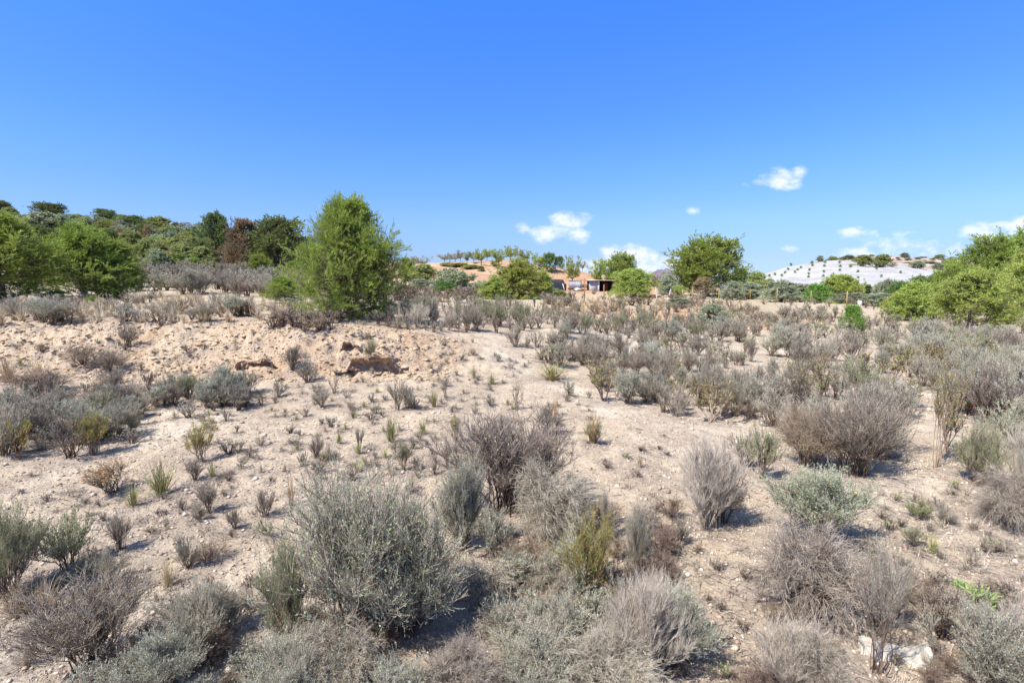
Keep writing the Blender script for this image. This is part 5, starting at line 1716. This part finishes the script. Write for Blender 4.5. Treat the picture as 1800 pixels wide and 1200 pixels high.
# litter darkens the soil around plants: dead leaves and twigs
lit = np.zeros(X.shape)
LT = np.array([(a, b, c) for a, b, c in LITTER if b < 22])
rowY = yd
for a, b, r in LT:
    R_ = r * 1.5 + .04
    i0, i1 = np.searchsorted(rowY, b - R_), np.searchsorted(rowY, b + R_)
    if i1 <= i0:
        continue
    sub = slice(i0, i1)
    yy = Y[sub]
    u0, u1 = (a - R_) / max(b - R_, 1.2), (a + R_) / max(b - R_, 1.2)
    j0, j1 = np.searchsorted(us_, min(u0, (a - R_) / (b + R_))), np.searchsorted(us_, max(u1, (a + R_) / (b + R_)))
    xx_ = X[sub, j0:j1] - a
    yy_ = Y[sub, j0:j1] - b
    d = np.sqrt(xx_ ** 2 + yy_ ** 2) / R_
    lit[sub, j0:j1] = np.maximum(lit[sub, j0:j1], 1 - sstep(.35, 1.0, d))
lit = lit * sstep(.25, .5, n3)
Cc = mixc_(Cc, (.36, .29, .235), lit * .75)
# far zones
plateau = sstep(11, 16, Y) * (1 - sstep(900, 1250, PX))
Cc = mixc_(Cc, (.40, .32, .225), plateau * sstep(.35, .6, n2) * .8)
rslope = sstep(13, 20, Y) * (1 - sstep(110, 130, Y)) * sstep(1150, 1350, PX)
Cc = mixc_(Cc, (.39, .325, .215), rslope * sstep(.35, .62, n2) * .8)
terr = sstep(23, 27, Y) * sstep(940, 990, PX) * (1 - sstep(1330, 1400, PX))
Cc = mixc_(Cc, (.43, .34, .225), terr)
redb = sstep(19, 20.5, Y) * (1 - sstep(24, 27, Y)) * sstep(960, 1030, PX) * (1 - sstep(1380, 1460, PX))
Cc = mixc_(Cc, (.50, .30, .17), redb * sstep(.3, .6, n2))
orch = sstep(70, 92, Y) * (1 - sstep(190, 230, Y)) * sstep(655, 700, PX) * (1 - sstep(1150, 1230, PX))
nf = fbm(X * .08, Y * .08, 61)
Cc = mixc_(Cc, (.43, .27, .16), orch)
Cc = mixc_(Cc, (.50, .34, .21), orch * sstep(.5, .65, nf))
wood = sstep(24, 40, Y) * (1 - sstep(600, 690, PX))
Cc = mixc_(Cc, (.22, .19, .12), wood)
wh_ = sstep(118, 140, Y) * sstep(1210, 1300, PX)
Cc = mixc_(Cc, (.41, .402, .395), wh_)
Cc = mixc_(Cc, (.27, .25, .225), wh_ * sstep(.52, .62, fbm(X * .03, Y * .35, 67, 4)) * .5)
Cc = mixc_(Cc, (.42, .405, .38), wh_ * sstep(.52, .68, fbm(X * .06, Y * .04, 68, 4)) * .6)
ridge = sstep(309, 316, Y + (nf - .5) * 24 + (PX - 1450) * .10) * sstep(1300, 1420, PX)
Cc = mixc_(Cc, (.34, .26, .21), ridge)
Cc = mixc_(Cc, (.56, .50, .44), ridge * sstep(.56, .66, fbm(X * .05, Y * .12, 63)))
Cc *= (1 + (n3 - .5) * .22)[..., None] * (1 + (fbm(X * 40, Y * 40, 54, 2) - .5) * .14)[..., None]
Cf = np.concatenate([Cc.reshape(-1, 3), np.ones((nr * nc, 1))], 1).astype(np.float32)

gm, n, l = new_mat('ground_soil')
o_ = n.new('ShaderNodeOutputMaterial')
p = n.new('ShaderNodeBsdfPrincipled')
p.inputs['Roughness'].default_value = .95
p.inputs['Specular IOR Level'].default_value = .1
at_ = n.new('ShaderNodeAttribute')
at_.attribute_name = 'soil'
gt = n.new('ShaderNodeTexCoord')
def gno(scale, det=6, rough=.6):
    q = n.new('ShaderNodeTexNoise')
    q.inputs['Scale'].default_value = scale
    q.inputs['Detail'].default_value = det
    q.inputs['Roughness'].default_value = rough
    l.new(gt.outputs['Object'], q.inputs['Vector'])
    return q
def gmr(src, a, b, c, d):
    q = n.new('ShaderNodeMapRange')
    for nm, vv in zip(('From Min', 'From Max', 'To Min', 'To Max'), (a, b, c, d)):
        q.inputs[nm].default_value = vv
    l.new(src, q.inputs['Value'])
    return q.outputs[0]
na, nb_ = gno(60, 8, .7), gno(7, 8, .68)
vor = n.new('ShaderNodeTexVoronoi')
vor.inputs['Scale'].default_value = 45
vor.inputs['Randomness'].default_value = 1
l.new(gt.outputs['Object'], vor.inputs['Vector'])
mu = n.new('ShaderNodeMath'); mu.operation = 'MULTIPLY'
l.new(gmr(na.outputs['Fac'], .3, .7, .76, 1.22), mu.inputs[0])
l.new(gmr(nb_.outputs['Fac'], .3, .7, .85, 1.13), mu.inputs[1])
hv = n.new('ShaderNodeHueSaturation')
l.new(at_.outputs['Color'], hv.inputs['Color'])
l.new(mu.outputs[0], hv.inputs['Value'])
# scattered dark specks: bits of dead plant matter
sk = gno(120, 3, .5)
spk = gmr(sk.outputs['Fac'], .63, .70, 0, .6)
mx = n.new('ShaderNodeMix'); mx.data_type = 'RGBA'
l.new(spk, mx.inputs['Factor'])
l.new(hv.outputs[0], mx.inputs['A'])
mx.inputs['B'].default_value = (.2, .15, .115, 1)
l.new(mx.outputs['Result'], p.inputs['Base Color'])
b1 = n.new('ShaderNodeBump'); b1.inputs['Strength'].default_value = .7; b1.inputs['Distance'].default_value = .02
l.new(na.outputs['Fac'], b1.inputs['Height'])
b2 = n.new('ShaderNodeBump'); b2.inputs['Strength'].default_value = .5; b2.inputs['Distance'].default_value = .012
l.new(vor.outputs['Distance'], b2.inputs['Height'])
l.new(b1.outputs[0], b2.inputs['Normal'])
b3 = n.new('ShaderNodeBump'); b3.inputs['Strength'].default_value = .6; b3.inputs['Distance'].default_value = .10
l.new(nb_.outputs['Fac'], b3.inputs['Height'])
l.new(b2.outputs[0], b3.inputs['Normal'])
l.new(b3.outputs[0], p.inputs['Normal'])
l.new(p.outputs[0], o_.inputs[0])

# split the sheet into its places: same edge vertices, no gaps
fy = Y[:-1, :-1]
fp = PX[:-1, :-1]
reg = np.zeros(fy.shape, int)
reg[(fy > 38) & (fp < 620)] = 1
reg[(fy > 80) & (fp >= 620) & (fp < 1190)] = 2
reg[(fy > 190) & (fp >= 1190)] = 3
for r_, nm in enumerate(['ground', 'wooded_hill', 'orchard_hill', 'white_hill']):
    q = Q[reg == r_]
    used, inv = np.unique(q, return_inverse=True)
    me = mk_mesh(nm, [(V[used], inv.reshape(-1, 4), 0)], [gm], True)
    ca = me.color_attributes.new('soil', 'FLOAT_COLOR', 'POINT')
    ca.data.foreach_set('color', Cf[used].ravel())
    tag(obj(nm, me), None, None, None, 'structure')

# distant purple mountain
th = np.linspace(-1, 1, 60)
rr_ = np.linspace(0, 1, 24)
A_, B_ = np.meshgrid(np.linspace(-1, 1, 70), np.linspace(-1, 1, 40), indexing='ij')
hh = np.exp(-(A_ / .33) ** 2 * 1.2) * .8 + np.exp(-((A_ - .35) / .3) ** 2) * .35 + np.exp(-((A_ + .45) / .3) ** 2) * .25
Zm = hh * np.clip(1 - B_ ** 2, 0, 1) * (1 + (fbm(A_ * 9, B_ * 9, 77) - .5) * .5)
Dm = 3000
ax_, _ = ray(1168, 480)
Vm = np.stack([ax_ * Dm + A_ * 330, Dm + B_ * 300, -15 + Zm * 112], -1).reshape(-1, 3)
Im = np.arange(70 * 40).reshape(70, 40)
Fm = np.stack([Im[:-1, :-1], Im[1:, :-1], Im[1:, 1:], Im[:-1, 1:]], -1).reshape(-1, 4)
mo = obj('mountain', mk_mesh('mountain', [(Vm, Fm, 0)], [M['purple_rock']], True))
tag(mo, None, None, None, 'structure')

# ------------------------------------------------------------------ loose cover: gravel, twig litter, tiny dry grass
rg = np.random.default_rng(99)
def scatter(n, dlo, dhi, pw=1.0, umax=1.1):
    d = np.exp(rg.uniform(math.log(dlo), math.log(dhi), n))
    u = rg.uniform(-umax, umax, n)
    x = u * d
    return x, d, H(x, d)
import itertools
oct_v = np.array([[1, 0, 0], [-1, 0, 0], [0, 1, 0], [0, -1, 0], [0, 0, 1], [0, 0, -1]], float)
oct_f = np.array([[0, 2, 4], [2, 1, 4], [1, 3, 4], [3, 0, 4], [2, 0, 5], [1, 2, 5], [3, 1, 5], [0, 3, 5]])
ng = 30000
gx, gy, gz = scatter(ng, 1.5, 15)
sz = np.exp(rg.normal(size=ng) * .5) * .0055 * (1 + gy * .09)
GV = oct_v[None] * rg.uniform(.6, 1.3, (ng, 6, 1)) * sz[:, None, None] * np.array([1, 1, .6])
an = rg.uniform(0, 6.28, ng)
ca_, sa_ = np.cos(an)[:, None], np.sin(an)[:, None]
GV = np.stack([GV[..., 0] * ca_ - GV[..., 1] * sa_, GV[..., 0] * sa_ + GV[..., 1] * ca_, GV[..., 2]], -1)
GV += np.stack([gx, gy, gz + sz * .2], -1)[:, None]
GF = (oct_f[None] + (np.arange(ng) * 6)[:, None, None]).reshape(-1, 3)
M['gravel'] = plant_mat('gravel', (.36, .27, .19), (.66, .57, .45), ovar=0, rough=.9, c3=(.30, .22, .17), p3=.2)
tag(obj('gravel', mk_mesh('gravel', [(GV.reshape(-1, 3), GF, 0)], [M['gravel']])), 'fine pale gravel and clods strewn over the bare soil', 'gravel', None, 'stuff')
# bank rubble: coarser
nb2 = 12000
bxp = rg.uniform(-30, 800, nb2)
bd = rg.uniform(7.6, 10.2, nb2)
bxx = (bxp - 900) / 900 * bd
bz = H(bxx, bd)
sz = np.exp(rg.normal(size=nb2) * .6) * .010
GV = oct_v[None] * rg.uniform(.5, 1.4, (nb2, 6, 1)) * sz[:, None, None] * np.array([1.2, 1, .55])
GV += np.stack([bxx, bd, bz + sz * .15], -1)[:, None]
GF = (oct_f[None] + (np.arange(nb2) * 6)[:, None, None]).reshape(-1, 3)
M['rubble'] = plant_mat('rubble', (.42, .29, .18), (.60, .45, .30), ovar=0, rough=.9, c3=(.32, .22, .14), p3=.2)
tag(obj('bank_rubble', mk_mesh('bank_rubble', [(GV.reshape(-1, 3), GF, 0)], [M['rubble']])), 'broken orange tan rubble covering the rocky bank', 'rubble', None, 'stuff')
# twig litter
LTn = LT[(LT[:, 1] < 9)]
nt_ = 26000
pk = rg.integers(0, len(LTn), nt_)
aa = rg.uniform(0, 6.28, nt_)
rr2 = np.abs(rg.normal(size=nt_)) * .8 * LTn[pk, 2] + .02
tx, ty = LTn[pk, 0] + np.cos(aa) * rr2, np.maximum(LTn[pk, 1] + np.sin(aa) * rr2, 1.4)
k3 = nt_ // 4
tx[:k3], ty[:k3], _ = scatter(k3, 1.5, 9)
tz = H(tx, ty)
dirv = rg.uniform(0, 6.28, nt_)
ll = rg.uniform(.01, .07, nt_) * (1 + ty * .04)
e0 = np.stack([tx, ty, tz + .004], -1)
x1, y1 = tx + np.cos(dirv) * ll, ty + np.sin(dirv) * ll
e2 = np.stack([x1, y1, H(x1, y1) + .006 + rg.uniform(0, .012, nt_)], -1)
e1 = (e0 + e2) / 2 + rg.normal(size=(nt_, 3)) * ll[:, None] * .08 + [0, 0, .004]
rad = (rg.uniform(.0006, .0017, nt_) * (1 + ty * .12))[:, None] * np.array([1, .9, .5])
tv, tf = tubes(np.stack([e0, e1, e2], 1), rad)
M['litter'] = plant_mat('litter', (.17, .13, .10), (.46, .40, .34), ovar=0)
tag(obj('twig_litter', mk_mesh('twig_litter', [(tv, tf, 0)], [M['litter']])), 'dead twigs and stems littering the soil around the shrubs', 'litter', None, 'stuff')
# tiny dry grass
ngs = 6500
cx2, cy2, _ = scatter(ngs, 1.8, 26)
keep = fbm(cx2 * .9, cy2 * .9, 88) > .44
cx2, cy2 = cx2[keep], cy2[keep]
nbp = 9
bx_ = cx2.repeat(nbp) + rg.normal(size=len(cx2) * nbp) * .012
by_ = cy2.repeat(nbp) + rg.normal(size=len(cx2) * nbp) * .012
bz_ = H(bx_, by_)
nbl = len(bx_)
hgt = rg.uniform(.015, .06, nbl) * (1 + by_ * .03)
an = rg.uniform(0, 6.28, nbl)
lean_ = rg.uniform(.1, .9, nbl) * hgt
s_ = np.stack([-np.sin(an), np.cos(an), 0 * an], -1)
wdt = (.0012 * (1 + by_ * .12))[:, None]
b0 = np.stack([bx_, by_, bz_ - .003], -1)
tp_ = b0 + np.stack([np.cos(an) * lean_, np.sin(an) * lean_, hgt], -1)
VV = np.stack([b0 - s_ * wdt, b0 + s_ * wdt, tp_], 1).reshape(-1, 3)
tag(obj('dry_grass_cover', mk_mesh('dry_grass_cover', [(VV, np.arange(nbl * 3).reshape(-1, 3), 0)], [M['straw_grey']])), 'tiny dry grass blades sprinkled over the open ground', 'grass', None, 'stuff')

# ------------------------------------------------------------------ say which one each sown plant is
ORD = ['closest', 'second closest', 'third closest', 'fourth closest', 'fifth closest', 'sixth closest', 'seventh closest', 'eighth closest', 'ninth closest', 'tenth closest', 'eleventh closest', 'twelfth closest', 'thirteenth closest', 'fourteenth closest']


def short(lb):
    lb = lb.split(',')[0]
    ws = lb.split()
    stop = {'in', 'on', 'at', 'beside', 'behind', 'with', 'below', 'above', 'left', 'right', 'between', 'of', 'grown', 'standing', 'cut', 'near', 'under', 'just', 'leaning', 'growing', 'among', 'against', 'halfway', 'highest', 'topped',
            'second', 'third', 'before', 'around', 'along', 'alone', 'caught', 'from', 'where', 'half'}
    out_ = []
    for w in ws:
        if w in stop and len(out_) >= 2:
            break
        out_.append(w)
    return ' '.join(out_)


mk = []
cnt = {}
for o, px, py in MARKS:
    s_ = short(o['label'])
    cnt[s_] = cnt.get(s_, 0) + 1
for o, px, py in MARKS:
    s_ = short(o['label'])
    if cnt[s_] == 1 and 3 <= len(s_.split()) <= 7:
        mk.append((px, py, s_, o))
ma = np.array([(a, b) for a, b, _, _ in mk])
bk = {}
for o, px, py in SOWN:
    if o.get('group') in ('young trees on the white hill',):
        pass
    kind = o['label']
    for sep in (' in the ', ' below the ', ' on the ', ' along the ', ' beside the ', ' scattered ', ' among ', ' behind ', ' before ', ' between ', ' beyond ', ' around the ', ' filling ', ' over the '):
        kind = kind.split(sep)[0]
    dx, dy = ma[:, 0] - px, (ma[:, 1] - py) * 1.6
    k = int(np.argmin(dx * dx + dy * dy))
    ddx, ddy = px - ma[k, 0], (py - ma[k, 1]) * 1.6
    if abs(ddx) >= abs(ddy):
        rel = 'to the right of the' if ddx > 0 else 'to the left of the'
    else:
        rel = 'in front of the' if ddy > 0 else 'behind the'
    bk.setdefault((kind, rel, mk[k][2]), []).append((math.hypot(ddx, ddy), o))
for (kind, rel, ms), L_ in bk.items():
    L_.sort(key=lambda t: t[0])
    for i, (_, o) in enumerate(L_):
        if i >= len(ORD):
            break
        a = '' if len(L_) == 1 else ORD[i] + ' '
        lb = a + kind + ' ' + rel + ' ' + ms
        if len(lb.split()) > 16:
            lb = lb.replace('to the ', '')
        if len(lb.split()) <= 16:
            o['label'] = lb
print('marks', len(mk), 'sown', len(SOWN))
print('COUNTS', COUNT, 'objects', len(bpy.data.objects))
